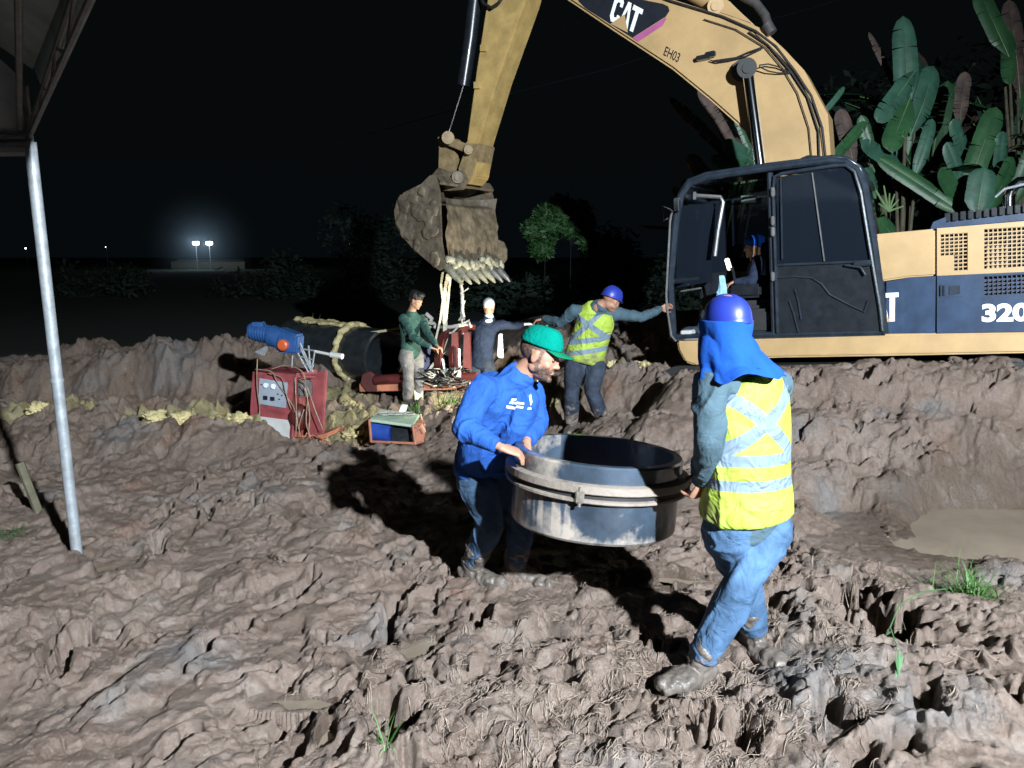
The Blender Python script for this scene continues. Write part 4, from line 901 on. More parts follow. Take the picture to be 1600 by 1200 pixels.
# ------------------------------------------------------------------ man in green shirt at the pipe
J = dict(pelvis=P(642, 548, 10.75), waist=P(641, 530, 10.75), chest=P(640, 508, 10.73), neck=P(643, 487, 10.70), shR=P(630, 496, 10.60), shL=P(657, 496, 10.85), elR=P(645, 527, 10.40), wrR=P(673, 543, 10.30), elL=P(668, 520, 10.65), wrL=P(682, 540, 10.45),
         hipR=P(634, 555, 10.67), hipL=P(650, 555, 10.83), knR=P(639, 592, 10.55), ankR=P(636, 625, 10.65), toeR=P(646, 632, 10.55), knL=P(655, 592, 10.75), ankL=P(652, 625, 10.85), toeL=P(662, 630, 10.75))
J['head'] = P(650, 469, 10.65); J['headR'] = frame_from((.82, -.45, -.42), (.40, -.2, .9))
m4, _, _, _ = person(J, 'bareheaded man in dark green long sleeved shirt and grey trousers working at the pipe clamp', dict(shirt=M['green_shirt'], trousers=M['trouser_grey'], boots=M['boot'], mudtop=.5, cuff=.035, mudb=-.1),
    hands=(('R', (.8, .2, -.3), (0, -.1, -1), .5, 1), ('L', (.7, -.2, -.4), (0, 0, -1), .5, -1)), voxel=.011, skin='skin_dark', s=.94)
q = MB(); R4 = J['headR']; q.ell(J['head'] + R4 @ V(-.022, 0, .052), (.105, .086, .082), R4); q.ell(J['head'] + R4 @ V(.045, 0, .10), (.05, .06, .035), R4); q.ell(J['head'] + R4 @ V(-.06, 0, -.01), (.05, .07, .05), R4)
me = remesh(q, .01, 2); wrinkle(me, .009, 22, 5); finish(me, 'hair', M['hair'], m4, True, None)
# ------------------------------------------------------------------ man with white cap cloth, back to us
J = dict(pelvis=P(752, 565, 11.3), waist=P(754, 545, 11.3), chest=P(757, 520, 11.3), neck=P(764, 496, 11.3), shR=P(784, 507, 11.25), shL=P(740, 508, 11.4), elR=P(803, 510, 11.3), wrR=P(818, 507, 11.4), elL=P(734, 538, 11.5), wrL=P(728, 560, 11.6),
         hipR=P(764, 572, 11.28), hipL=P(744, 572, 11.35), knR=P(764, 605, 11.2), ankR=P(762, 635, 11.3), toeR=P(764, 640, 11.5), knL=P(745, 605, 11.3), ankL=P(744, 635, 11.4), toeL=P(742, 640, 11.6))
J['head'] = P(764, 480, 11.3); J['headR'] = frame_from((.1, .95, -.3), (0, .3, .95))
m5, _, _, _ = person(J, 'man with white skull cap and dark navy jacket stretching out a gloved hand', dict(shirt=M['navy_shirt'], trousers=M['trouser_dark'], boots=M['boot'], mudb=-.1), hands=(('R', (.9, .1, .1), (0, 0, -1), .3, 1), ('L', (-.1, .1, -1), (0, 1, 0), .4, -1)), voxel=.012, skin='skin_dark')
q = MB(); R5 = J['headR']; q.ell(J['head'] + R5 @ V(-.014, 0, .045), (.108, .088, .092), R5); me = remesh(q, .01, 2); finish(me, 'cap', M['cap_and_lit_edge'], m5, True, None)
q = MB(); q.loft([J['neck'] - V(0, 0, .04), J['neck'] + V(0, -.01, .02)], [.085, .068], [.075, .062], V(1, 0, 0)); me = remesh(q, .01, 2); finish(me, 'lit_neck_patch', M['cap_and_lit_edge'], m5, True, None)  # white collar shape stands in for the light on his neck
q = MB(); hand_parts(q, J['wrR'] - V(.01, 0, 0), (.9, .1, .1), (0, 0, -1), .3, 1, 1.25); me = remesh(q, .010, 1); finish(me, 'glove', M['glove'], m5, True, None)
q = MB(); q.prism([P(779, 522, 11.15), P(785, 521, 11.18), P(787, 560, 11.2), P(777, 558, 11.15)], V(0, .05, 0), .01); q.build('lit_edge_strip', M['cap_and_lit_edge'], m5)  # white slab added as the bright light along his right edge
# ================================================================== EXCAVATOR
EO = V(2.6, 7.8, .8); pit = radians(4.5)
fw = V(-.8746 * cos(pit), .4848 * cos(pit), -sin(pit)); sw = V(-.4848, -.8746, 0); uw = fw.cross(sw).normalized()
EM = Matrix(((fw.x, sw.x, uw.x, EO.x), (fw.y, sw.y, uw.y, EO.y), (fw.z, sw.z, uw.z, EO.z), (0, 0, 0, 1)))
def E3(px, py, off=0.0):                         # world point on the machine's lengthwise plane at offset `off` from its left side
    d = ray(px, py); o = V(0, 0, CAMZ); t = ((EO + sw * off) - o).dot(sw) / d.dot(sw); return o + d * t
def EL(a, off, b): return EO + fw * a + sw * off + uw * b
def loc2(px, py, off=0.0): q = E3(px, py, off) - EO; return q.dot(fw), q.dot(uw)
def slab(mb, pts, off, th, bev=0): mb.prism([E3(x, y, off) for x, y in pts], sw * (-th), bev); return mb
exc = root('excavator', EO, 'yellow and navy tracked excavator with black cab, its boom reaching over the pit', 'excavator', mtx=EM)
# --- house: lower frame beam
q = MB(); slab(q, [(1057, 533), (1210, 529), (1385, 522), (1600, 518), (1760, 514), (1760, 548), (1600, 552), (1400, 556), (1220, 559), (1120, 562), (1085, 571), (1070, 566), (1060, 548)], 0, 2.7, .02)
frame = q.build('side_frame', M['yellow'], exc)
q = MB(); slab(q, [(1385, 440), (1420, 434), (1462, 431.5), (1461, 520.5), (1385, 521.5)], -.015, 2.6); q.build('navy_panel', M['navy'], exc)
q = MB(); slab(q, [(1368, 366), (1461, 357.5), (1461, 431), (1420, 433.5), (1370, 441)], -.01, 2.6, .015); yp = q.build('side_panel', M['yellow'], exc)
q = MB(); slab(q, [(1366, 372), (1462, 362), (1463, 520), (1366, 520)], -.07, .03); q.build('inner_panel', M['decal_black'], exc)
# engine door: holes for grilles need real openings -> build from pieces around them
def rect(x0, x1, y0a, y0b, y1a, y1b): return [(x0, y0a), (x1, y0b), (x1, y1b), (x0, y1a)]
top = lambda x: 357 - (x - 1462) * .083
mid = lambda x: 431 - (x - 1462) * .045
bot = lambda x: 520.5 - (x - 1462) * .016
door = MB(); X1 = 1700
def dq(x0, x1, f0, f1): door.prism([E3(x0, f0(x0), 0), E3(x1, f0(x1), 0), E3(x1, f1(x1), 0), E3(x0, f1(x0), 0)], sw * -.03)
cst = lambda v, k=-.06: (lambda x: v + (x - 1468) * k)
dq(1464, 1469, top, mid); dq(1469, 1512, top, cst(366)); dq(1512, 1537, top, mid); dq(1537, 1640, top, cst(362.0)); dq(1640, X1, top, mid)
dq(1469, 1490, cst(400.5), mid); dq(1490, 1512, cst(425), mid); dq(1537, 1640, cst(425), mid)
engine_door = door.build('engine_door', M['yellow'], exc, smooth=False)
door = MB(); dq(1464, 1537, mid, bot); dq(1537, 1640, mid, cst(436)); dq(1537, 1640, cst(467), bot); dq(1640, X1, mid, bot)
door_l = door.build('lower_door', M['navy'], exc, smooth=False)
def grid(name, x0, x1, f0, f1, nx, ny, m, par, off=-.012):
    g = MB()
    for i in range(nx + 1):
        x = x0 + (x1 - x0) * i / nx; g.prism([E3(x - .9, f0(x), off), E3(x + .9, f0(x), off), E3(x + .9, f1(x), off), E3(x - .9, f1(x), off)], sw * -.008)
    for j in range(ny + 1):
        t = j / ny; y = lambda x, t=t: f0(x) * (1 - t) + f1(x) * t; g.prism([E3(x0, y(x0) - .9, off + .002), E3(x1, y(x1) - .9, off + .002), E3(x1, y(x1) + .9, off + .002), E3(x0, y(x0) + .9, off + .002)], sw * -.008)
    return g.build(name, m, par, smooth=False)
grid('grille', 1469, 1512, cst(366), cst(400.5), 6, 6, M['yellow'], engine_door); grid('grille', 1490, 1512, cst(400.5), cst(425), 3, 4, M['yellow'], engine_door)
grid('grille', 1537, 1640, cst(362), cst(425), 14, 10, M['yellow'], engine_door); grid('grille', 1537, 1640, cst(436), cst(467), 14, 5, M['navy'], door_l)
q = MB(); slab(q, [(1463, 358), (1700, 340), (1700, 516), (1463, 520)], -.10, .02); q.build('grille_backing', mat('dark_radiator', (.05, .04, .036), .6, 0, .5, 18, .3, 60), exc)
q = MB(); slab(q, [(1540, 385), (1573, 383), (1573, 420), (1540, 421)], -.05, .02); q.build('dirty_filter', mat('dusty_filter', (.26, .21, .17), .7, 0, .25, 18, .3, 60), exc)
# latch, counterweight, hood, tread plates, exhaust
q = MB(); slab(q, [(1468, 442), (1508, 440), (1508, 464), (1468, 466)], .004, .02, .006); q.build('latch_plate', M['navy'], exc)
q = MB(); slab(q, [(1474, 446), (1477, 446), (1477, 462), (1474, 462)], .02, .02); slab(q, [(1469, 446), (1471, 446), (1471, 462), (1469, 462)], .02, .02); slab(q, [(1483, 447), (1500, 446), (1500, 459), (1483, 460)], .012, .02); q.build('latch', M['cabframe'], exc)
q = MB(); a0, b0 = loc2(1700, 350, 0); a1, b1 = loc2(1700, 549, 0)
q.prism([EL(a0, .0, b0), EL(a0 - 1.0, -.25, b0 + .04), EL(a0 - 1.0, -.25, b1), EL(a1, 0, b1)], sw * -2.7, .05); q.build('counterweight', M['yellow'], exc)
q = MB(); slab(q, [(1452, 362), (1458, 347), (1478, 339), (1478, 356)], -.05, .6); slab(q, [(1476, 336), (1600, 322), (1700, 311), (1700, 341), (1600, 346), (1476, 357)], -.12, 2.3, .01)
hood = q.build('hood', M['navy'], exc)
q = MB()
for i in range(18):
    x = 1476 + i * 12.2; y = 333.5 - i * 1.45; slab(q, [(x, y), (x + 8.5, y - 1), (x + 8.5, y + 12), (x, y + 13)], -.08, .05, .004)
q.build('tread_plate', M['black'], hood)
q = MB(); q.tube([E3(1576, 330, -.9), E3(1576, 308, -.9), E3(1580, 294, -.9), E3(1592, 285, -.9), E3(1612, 284, -.9)], .055, 16); q.build('exhaust_pipe', M['chrome'], exc)
q = MB(); q.tube([E3(1555, 308, -.7), E3(1570, 295, -.7), E3(1600, 288, -.7), E3(1650, 286, -.7)], .012, 8); q.build('hand_rail', M['galv'], exc)
q = MB(); slab(q, [(1462, 357), (1464.5, 357), (1464.5, 521), (1462, 521)], -.02, .03); q.build('door_gap', M['decal_black'], exc)
# undercarriage
und = MB(); a, b = loc2(1220, 562, 0)
for off in (-.05, -2.15):
    pr = []; L0, L1 = a - 2.9, a + 1.05; zc = b - .42
    for k in range(13): an = pi / 2 + pi * k / 12; pr.append(EL(L0 + .36 * cos(an), off, zc + .36 * sin(an)))
    for k in range(13): an = -pi / 2 + pi * k / 12; pr.append(EL(L1 + .36 * cos(an), off, zc + .36 * sin(an)))
    und.prism(pr, sw * -.5)
und.build('track', M['rubber'], exc)
q = MB(); q.box(EL(a - .9, -1.35, b - .28), (2.2, 1.6, .5), Matrix((fw, sw, uw)).transposed()); q.build('track_frame', M['rubber'], exc)
# decals
def txt(s, size, off=.0, ext=.0):
    cu = bpy.data.curves.new('t', 'FONT'); cu.body = s; cu.size = size; cu.offset = off; cu.resolution_u = 6
    o = bpy.data.objects.new('t', cu); COL.objects.link(o); dg = bpy.context.evaluated_depsgraph_get(); dg.update()
    me = bpy.data.meshes.new_from_object(o.evaluated_get(dg), depsgraph=dg); vs = [v.co.copy() for v in me.vertices]; fs = [tuple(p.vertices) for p in me.polygons]
    bpy.data.objects.remove(o); bpy.data.meshes.remove(me); return vs, fs
def decal(s, o_px, x_px, y_px, off, name, m, par, bold=.0):
    """text box: o_px bottom-left pixel, x_px pixel at right end of the baseline, y_px pixel at top-left, on plane off"""
    vs, fs = txt(s, 1.0, bold); x0 = min(v.x for v in vs); x1 = max(v.x for v in vs); y0 = min(v.y for v in vs); y1 = max(v.y for v in vs)
    O, X, Y = E3(*o_px, off), E3(*x_px, off), E3(*y_px, off)
    q = MB(); q.add([O + (X - O) * ((v.x - x0) / (x1 - x0)) + (Y - O) * ((v.y - y0) / (y1 - y0)) for v in vs], fs)
    return q.build(name, m, par, smooth=False, recalc=False)
decal('320', (1534, 503.5), (1609, 502.0), (1534, 475), .006, 'number_decal', M['white'], door_l, .045)
def polyd(pts, off, name, m, par): q = MB(); slab(q, pts, off, .003); return q.build(name, m, par, smooth=False)
polyd([(1384, 458), (1404, 457), (1404, 464), (1398.5, 464.3), (1398, 502), (1390, 502.3), (1390, 464.6), (1384, 465)], -.008, 'logo_letter', M['white'], exc)
polyd([(1376, 466), (1381, 462), (1389, 502.4), (1383, 502.6), (1381, 490), (1376, 490)], -.008, 'logo_letter', M['white'], exc)
polyd([(1380, 484), (1392, 503), (1376, 503.4)], -.004, 'logo_triangle', M['yellow'], exc)

# --- boom
BN = -1.13
bo = [(878, -6), (960, 49), (1050, 108), (1110, 157), (1163, 204), (1180, 242), (1192, 275), (1300, 275), (1293, 178), (1256, 109), (1225, 76), (1190, 44), (1150, 27), (1100, 14), (1050, -2), (960, -30), (880, -64), (800, -104), (770, -96), (776, -66), (830, -36)]
q = MB(); slab(q, bo, BN, .46, .03); boom = q.build('boom', M['yellow'], exc)
q = MB()        # raised weld edge plates along the outer curve
for pts in ([(1292, 270), (1281, 180), (1247, 115), (1216, 82), (1183, 52)],):
    q.tube([E3(x, y, BN + .012) for x, y in pts], .016, 8)
q.build('edge_plate', M['yellow'], boom)
q = MB()
for pts, r_ in (([(1292, 262), (1285, 200), (1268, 150), (1243, 112), (1212, 72), (1180, 48), (1130, 26), (1090, 14), (1050, 2), (980, -24)], .012), ([(1281, 262), (1279, 205), (1262, 152), (1236, 112), (1200, 70), (1170, 50)], .010),
                ([(1270, 262), (1264, 200), (1246, 145), (1222, 105), (1196, 74), (1150, 46), (1100, 30)], .006)):
    q.tube([E3(x, y, BN + .03) for x, y in pts], r_, 8)
q.build('hydraulic_line', M['rubber'], boom)
q = MB(); q.tube([E3(1160, -6, BN - .1), E3(1182, 6, BN - .08), E3(1196, 25, BN - .05), E3(1201, 42, BN)], .048, 12); q.tube([E3(1198, 38, BN), E3(1206, 52, BN)], .06, 12); q.build('thick_hose', M['hose'], boom)
q = MB(); q.tube([E3(1192, 75, BN + .05), E3(1165, 88, BN + .05), E3(1140, 94, BN + .05), E3(1120, 97, BN + .05), E3(1110, 94, BN + .05)], .008, 6); q.tube([E3(1190, 74, BN + .05), E3(1168, 82, BN + .06), E3(1150, 90, BN + .05), E3(1115, 95, BN + .05)], .008, 6)
q.tube([E3(1186, 102, BN + .12), E3(1200, 100, BN + .08), E3(1215, 104, BN + .05), E3(1234, 113, BN + .03)], .008, 6); q.tube([E3(1186, 104, BN + .12), E3(1200, 111, BN + .08), E3(1215, 114, BN + .05), E3(1236, 114, BN + .03)], .008, 6); q.build('cable', M['rubber'], boom)
q = MB(); R_E = Matrix((fw, sw, uw)).transposed(); q.bbox(E3(1099, 90, BN + .05), (.16, .08, .05), .01, R_E); q.bbox(E3(1110, 85, BN + .06), (.12, .06, .06), .01, R_E); q.build('work_light', M['black'], boom)
slabq = MB(); slab(slabq, [(1103, 14), (1108, 3), (1117, -6), (1128, -6), (1140, 2), (1152, 14), (1180, 40), (1140, 26)], BN - .03, .38, .012); slabq.tube([E3(1118, 9, BN + .0), E3(1118, 9, BN - .45)], .09, 20); slabq.tube([E3(1118, 9, BN + .02), E3(1118, 9, BN - .02)], .05, 12); slabq.build('arm_cylinder_lug', M['yellow'], boom)
q = MB(); q.tube([E3(1112, 6, BN - .22), E3(1030, -40, BN - .22), E3(900, -105, BN - .22)], .09, 16); q.build('arm_cylinder', M['yellow'], boom)
dp = polyd([(888, -24), (1036, 6), (1044, 10), (1046, 17), (1040, 26), (988, 59), (915, 13), (905, 3)], BN + .004, 'logo_panel', M['decal_black'], boom)
polyd([(988, 59.5), (1040, 27), (1041, 30), (1035, 40), (997, 65)], BN + .006, 'magenta_stripe', M['magenta'], boom)
def LT(u, v): return (951 + 14.5 * u + 11.5 * v, 30 + 7.8 * u - 38 * v)
polyd([LT(*p) for p in ((.95, .32), (.95, .12), (.72, 0), (.25, -.03), (.02, .15), (.0, .85), (.2, 1.0), (.72, 1.02), (.95, .88), (.95, .66), (.68, .66), (.66, .8), (.42, .8), (.32, .7), (.32, .28), (.42, .18), (.66, .2), (.68, .32))], BN + .007, 'logo_letter', M['white'], boom)
polyd([LT(*p) for p in ((1.0, .0), (1.35, 1.0), (1.68, 1.0), (2.02, .0), (1.74, 0), (1.62, .5), (1.5, .72), (1.4, .5), (1.28, .0))], BN + .007, 'logo_letter', M['white'], boom)
polyd([LT(*p) for p in ((1.92, 1.0), (2.95, 1.0), (2.95, .8), (2.62, .8), (2.6, 0), (2.25, 0), (2.27, .8), (1.92, .8))], BN + .007, 'logo_letter', M['white'], boom)
polyd([(976, 22), (954, 37), (981, 51)], BN + .010, 'logo_triangle', M['yellow'], boom)
decal('EH03', (1036, 86), (1059, 98), (1041, 72), BN + .004, 'fleet_number', M['decal_black'], boom, .01)
# --- boom lift cylinder
q = MB(); q.tube([E3(1168, 108, BN + .17), E3(1179, 190, BN + .17), E3(1190, 275, BN + .17)], .062, 20); lc = q.build('boom_cylinder_rod', M['chrome'], exc)
q = MB(); q.tube([E3(1167, 106, BN + .26), E3(1167, 106, BN + .0)], .105, 22); q.tube([E3(1160, 110, BN + .05), E3(1160, 110, BN - .0)], .12, 22); q.tube([E3(1168, 106, BN + .275), E3(1168, 106, BN + .26)], .055, 14); q.build('cylinder_eye', M['rubber'], lc)
# --- stick
ST = [(764, -60), (761, 0), (744, 110), (729, 221), (717, 262), (716, 280), (730, 288), (741, 276), (748, 222), (778, 122), (821, 0), (838, -60), (825, -110), (790, -112)]
q = MB(); slab(q, ST, BN - .02, .40, .015); stick = q.build('dipper_arm', M['yellow_dirty'], exc)
q = MB(); slab(q, [(727, 222), (724, 240), (716, 262), (715, 280), (729, 288), (739, 276), (744, 250), (749, 224)], BN - .012, .42, .01); q.build('arm_end', M['stick_dirt'], stick)
q = MB()
for x, y in ((755, 75), (745, 133)): slab(q, [(x - 5, y - 5), (x + 4, y - 5), (x + 4, y + 5), (x - 5, y + 5)], BN + .02, .06)
q.build('hose_clip', M['yellow_dirty'], stick)
q = MB(); q.tube([E3(746, -40, BN - .1), E3(735, 60, BN - .1), E3(724, 134, BN - .1)], [.10, .095, .09], 18); bc = q.build('bucket_cylinder', M['black'], exc)
q = MB(); q.tube([E3(724, 134, BN - .1), E3(700, 210, BN - .1)], .022, 12); q.build('cylinder_rod', M['chrome'], bc)
q = MB(); q.tube([E3(788, -8, BN + .02), E3(780, 4, BN + .08), E3(768, 12, BN + .06), E3(756, 6, BN + .02), E3(750, -6, BN)], .02, 8); q.build('loop_hose', M['rubber'], stick)
# --- linkage
lkm = MB(); slab(lkm, [(683, 214), (701, 214), (707, 224), (711, 240), (709, 275), (684, 275), (685, 232)], BN - .05, .30, .01)
lkm.tube([E3(700, 215, BN + .12), E3(700, 215, BN - .55)], .085, 18); lkm.build('bucket_link', M['stick_dirt'], exc)
q = MB()
for off in (BN + .06, BN - .46): slab(q, [(690, 214), (698, 213), (735, 227), (739, 235), (731, 240), (694, 225)], off, .045, .008)
q.tube([E3(732, 234, BN + .09), E3(732, 234, BN - .5)], .06, 16); q.tube([E3(732, 234, BN + .10), E3(732, 234, BN + .085)], .035, 12); q.build('side_link', M['stick_dirt'], exc)
# --- bucket
BF, BW = -.60, 1.42
pr = [(680, 273), (671, 274), (658, 287), (630, 301), (620, 312), (615, 330), (618, 353), (628, 370), (642, 386), (670, 411), (686, 423), (697, 418), (690, 378), (687, 300)]
pl = [loc2(x, y, BF) for x, y in pr]
bucket = root('bucket', E3(690, 350, BF), '', '')
for k in ('label', 'category'):
    if k in bucket: del bucket[k]
bpy.data.objects.remove(bucket)
q = MB()
for off in (BF, BF - BW + .03): q.prism([EL(a, off, b) for a, b in pl], sw * -.035, .006)
shell = [(687, 284), (680, 273), (671, 274), (658, 287), (630, 301), (620, 312), (615, 330), (618, 353), (628, 370), (642, 386), (670, 411), (686, 423), (700, 424)]
outer = [loc2(x, y, BF) for x, y in shell]; n = len(outer); cx_ = sum(a for a, b in outer) / n; cy_ = sum(b for a, b in outer) / n
inner = [(a + (cx_ - .15 - a) * .07, b + (cy_ - b) * .07) for a, b in outer]
vs = []; fs = []; K = 8
for k in range(K + 1):
    off = BF - .01 - (BW - .02) * k / K
    for a, b in outer: vs.append(EL(a, off, b))
    for a, b in inner: vs.append(EL(a, off, b))
m_ = 2 * n
for k in range(K):
    for i in range(n - 1):
        fs.append((k * m_ + i, k * m_ + i + 1, (k + 1) * m_ + i + 1, (k + 1) * m_ + i)); fs.append((k * m_ + n + i, (k + 1) * m_ + n + i, (k + 1) * m_ + n + i + 1, k * m_ + n + i + 1))
    for i in (0, n - 1): fs.append((k * m_ + i, (k + 1) * m_ + i, (k + 1) * m_ + n + i, k * m_ + n + i))
q.add(vs, fs)
# mud fill inside, flush with the mouth
la, lb = loc2(697, 414, BF); ta, tb = loc2(691, 300, BF)
q.build('bucket', M['bucket'], exc)
bucket = bpy.data.objects['bucket']
q = MB(); vs = []; fs = []; N1, N2 = 44, 44
for i in range(N1 + 1):
    t = i / N1
    for j in range(N2 + 1):
        s_ = j / N2; dep = -.14 * sin(pi * s_) ** .8 * (1 - .85 * t) + .02 - .22 * sstep(.16, .08, np.float64(t)) * sstep(0, .06, np.float64(s_)) * sstep(1, .94, np.float64(s_)); vs.append(EL(ta + (la - ta) * t - dep * 1.0, BF - .02 - (BW - .04) * s_, tb + (lb - tb) * t))
for i in range(N1):
    for j in range(N2): k = i * (N2 + 1) + j; fs.append((k, k + 1, k + N2 + 2, k + N2 + 1))
q.add(vs, fs); o = q.build('earth_fill', M['bucket'], bucket, recalc=False, ang=None); c = coords(o.data); d = noise3(c * 5, 4) * .035 + noise3(c * 13, 6) * .016; c[:, 0] += d * -1; setco(o.data, c)
q = MB()
for _ in range(26):
    x_, y_ = random.uniform(622, 690), random.uniform(292, 412); 
    if y_ > 330 + (x_ - 618) * 1.15 + 22 or y_ < 300 - (x_ - 640) * .5: continue
    q.ell(E3(x_, y_, BF + .01), (random.uniform(.06, .14), .022, random.uniform(.06, .15)), R_E, 10, 8)
me = remesh(q, .015, 3); wrinkle(me, .014, 9, 14, (1, 1, 1), False); finish(me, 'caked_mud', M['bucket'], bucket, True, None)
# clay caked lip + teeth
q = MB(); a0, b0 = loc2(697, 420, BF)
for k in range(26):
    s_ = k / 25; q.ell(EL(a0 - .03 + random.uniform(-.03, .03), BF - .03 - (BW - .06) * s_, b0 + random.uniform(-.0, .14)), (random.uniform(.04, .07), .05, random.uniform(.04, .08)), R_E, 10, 8)
me = remesh(q, .018, 2); wrinkle(me, .02, 11, 4, (1, 1, 1), False); finish(me, 'clay_lip', M['clay_teeth'], bucket, True, None)
a1, b1 = loc2(719, 446, BF)
for k in range(7):
    off = BF - .06 - (BW - .13) * k / 6; d = V(a1 - a0, 0, b1 - b0); q = MB(); pts = [EL(a0 + .03, off, b0 + .03), EL(a0 + (a1 - a0) * .4, off, b0 + (b1 - b0) * .38), EL(a0 + (a1 - a0) * .75, off, b0 + (b1 - b0) * .68), EL(a1, off, b1 + (b1 - b0) * -.05)]
    q.loft(pts, [.062, .055, .042, .020], [.06, .05, .036, .014], sw, 12, capk=.3); q.build('tooth', M['clay_teeth'] if k < 5 else M['steel'], bucket, ang=60)
q = MB(); q.prism([E3(x, y, BF - BW + .05) for x, y in ((777, 374), (786, 378), (791, 390), (791, 405), (784, 414), (776, 412))], sw * -.04, .008); q.build('side_cutter', M['bucket'], bucket)
q = MB(); q.tube([E3(715, 277, BN + .16), E3(715, 277, BN - .62)], .078, 18); q.tube([E3(715, 277, BN + .18), E3(715, 277, BN + .165)], .045, 12)
for off in (BN + .08, BN - .5): slab(q, [(672, 276), (684, 262), (700, 268), (722, 266), (728, 280), (722, 296), (690, 298), (676, 290)], off, .07, .01)
q.build('bucket_ear', M['bucket'], bucket)

# --- cab
co_ = [(1052, 530), (1047, 440), (1056, 345), (1064, 305), (1078, 286), (1105, 276), (1200, 262), (1300, 250), (1322, 252), (1340, 264), (1350, 290), (1366, 380), (1378, 470), (1383, 521)]
CW = -.98
cab = MB()
for off, r_ in ((-.03, .040), (CW, .040)):
    cab.tube([E3(x, y, off) for x, y in co_] , r_, 10)
    cab.tube([E3(1210, 522, off), E3(1203, 270, off)], .030, 8)
cab.tube([E3(1052, 526, -.03), E3(1383, 519, -.03)], .03, 8)
for x, y in ((1064, 305), (1078, 286), (1052, 530), (1340, 264), (1105, 276), (1050, 440)): cab.tube([E3(x, y, -.03), EL(loc2(x, y, -.03)[0], CW, loc2(x, y, -.03)[1])], .032, 8)
cab_o = cab.build('cab_frame', M['cabframe'], exc)
pl_ = [loc2(x, y, -.03) for x, y in co_]
q = MB(); rf = pl_[3:11]; vs = []; 
vs = [EL(a, -.0, b + .01) for a, b in rf] + [EL(a, CW, b + .01) for a, b in rf]; n = len(rf); q.add(vs, [(i, i + 1, n + i + 1, n + i) for i in range(n - 1)])
o = q.build('cab_roof', M['cabframe'], exc, recalc=False, ang=50); so = o.modifiers.new('t', 'SOLIDIFY'); so.thickness = .035; so.offset = 1
q = MB(); slab(q, [(1245, 252), (1252, 246), (1262, 242), (1280, 243), (1300, 249), (1302, 253)], -.25, .4, .015); q.build('roof_hatch', M['black'], exc)
def plate(name, pts3, th, m, par=exc): q = MB(); q.prism(pts3, th); return q.build(name, m, par)
fl = [pl_[0], pl_[-1]]
plate('cab_floor', [EL(fl[0][0], -.02, fl[0][1] - .02), EL(fl[1][0], -.02, fl[1][1] - .02), EL(fl[1][0], CW, fl[1][1] - .02), EL(fl[0][0], CW, fl[0][1] - .02)], uw * .04, M['rubber'])
re_ = pl_[9:14]; q = MB(); vs = [EL(a, -.02, b) for a, b in re_] + [EL(a, CW, b) for a, b in re_]; n = len(re_); q.add(vs, [(i, i + 1, n + i + 1, n + i) for i in range(n - 1)]); o = q.build('cab_rear', M['black'], exc, recalc=False); so = o.modifiers.new('t', 'SOLIDIFY'); so.thickness = .02
# far side: lower panel and glass
slab_ = lambda name, pts, off, th, m, par=exc, bev=0: (lambda q: (slab(q, pts, off, th, bev), q.build(name, m, par)))(MB())[1]
farp = [loc2(x, y, -.03) for x, y in ((1060, 420), (1378, 415), (1383, 521), (1052, 530))]
plate('far_wall', [EL(a, CW - .0, b) for a, b in farp], sw * -.02, M['black'])
# door: rear half
dr = slab_('cab_door', [(1213, 413), (1365, 408), (1381, 518), (1216, 522)], -.005, .03, M['black'], exc, .006)
q = MB()
rim = [(1215, 520), (1208, 300), (1210, 276), (1222, 271), (1300, 259), (1322, 258), (1335, 268), (1345, 300), (1358, 380), (1375, 480), (1379, 517)]
q.tube([E3(x, y, .012) for x, y in rim], .018, 8); q.tube([E3(1215, 414, .012), E3(1362, 408, .012)], .013, 8)
for pts in ([(1217, 434), (1240, 432), (1268, 434), (1284, 444), (1296, 460), (1330, 478), (1350, 487), (1356, 470)], [(1242, 452), (1247, 470), (1252, 500)], [(1233, 470), (1240, 490), (1248, 520)]): q.tube([E3(x, y, .006) for x, y in pts], .009, 6)
q.tube([E3(1220, 278, .012), E3(1222, 405, .012)], .010, 6)
q.build('door_rim', M['cabframe'], dr)
slab_('window_glass', [(1213, 278), (1300, 262), (1326, 262), (1340, 285), (1364, 407), (1215, 412)], -.012, .006, M['glass'], dr)
slab_('far_window', [(1062, 300), (1340, 262), (1372, 415), (1056, 428)], CW + .01, .006, M['glass'])
q = MB(); q.tube([E3(1269, 270, .004), E3(1288, 408, .004)], .008, 6); q.build('window_divider', M['steel'], dr)
q = MB(); q.bbox(E3(1348, 411, .03), (.16, .04, .05), .01, R_E); q.tube([E3(1320, 414, .03), E3(1345, 418, .04), E3(1352, 430, .03)], .012, 6); q.build('door_handle', M['cabframe'], dr)
q = MB()
for y in (300, 345, 362, 432): q.bbox(E3(1208, y, .02), (.035, .05, .09), .008, R_E)
q.build('hinge', M['steel'], dr)
# front window frame seen through the open door side
q = MB(); q.tube([E3(1080, 305, -.35), E3(1126, 308, -.35), E3(1130, 316, -.35), E3(1122, 360, -.35), E3(1117, 400, -.35)], .022, 8); q.tube([E3(1064, 455, -.3), E3(1096, 450, -.3)], .010, 6); q.tube([E3(1085, 300, -.3), E3(1085, 312, -.3)], .02, 6); q.build('inner_window_frame', M['steel'], exc)
slab_('front_glass', [(1060, 320), (1118, 318), (1112, 440), (1056, 450)], -.5, .006, M['glass'])
slab_('sun_visor', [(1158, 306), (1180, 305), (1180, 316), (1158, 317)], -.8, .02, mat('dull_visor', (.12, .16, .15), .6), exc)
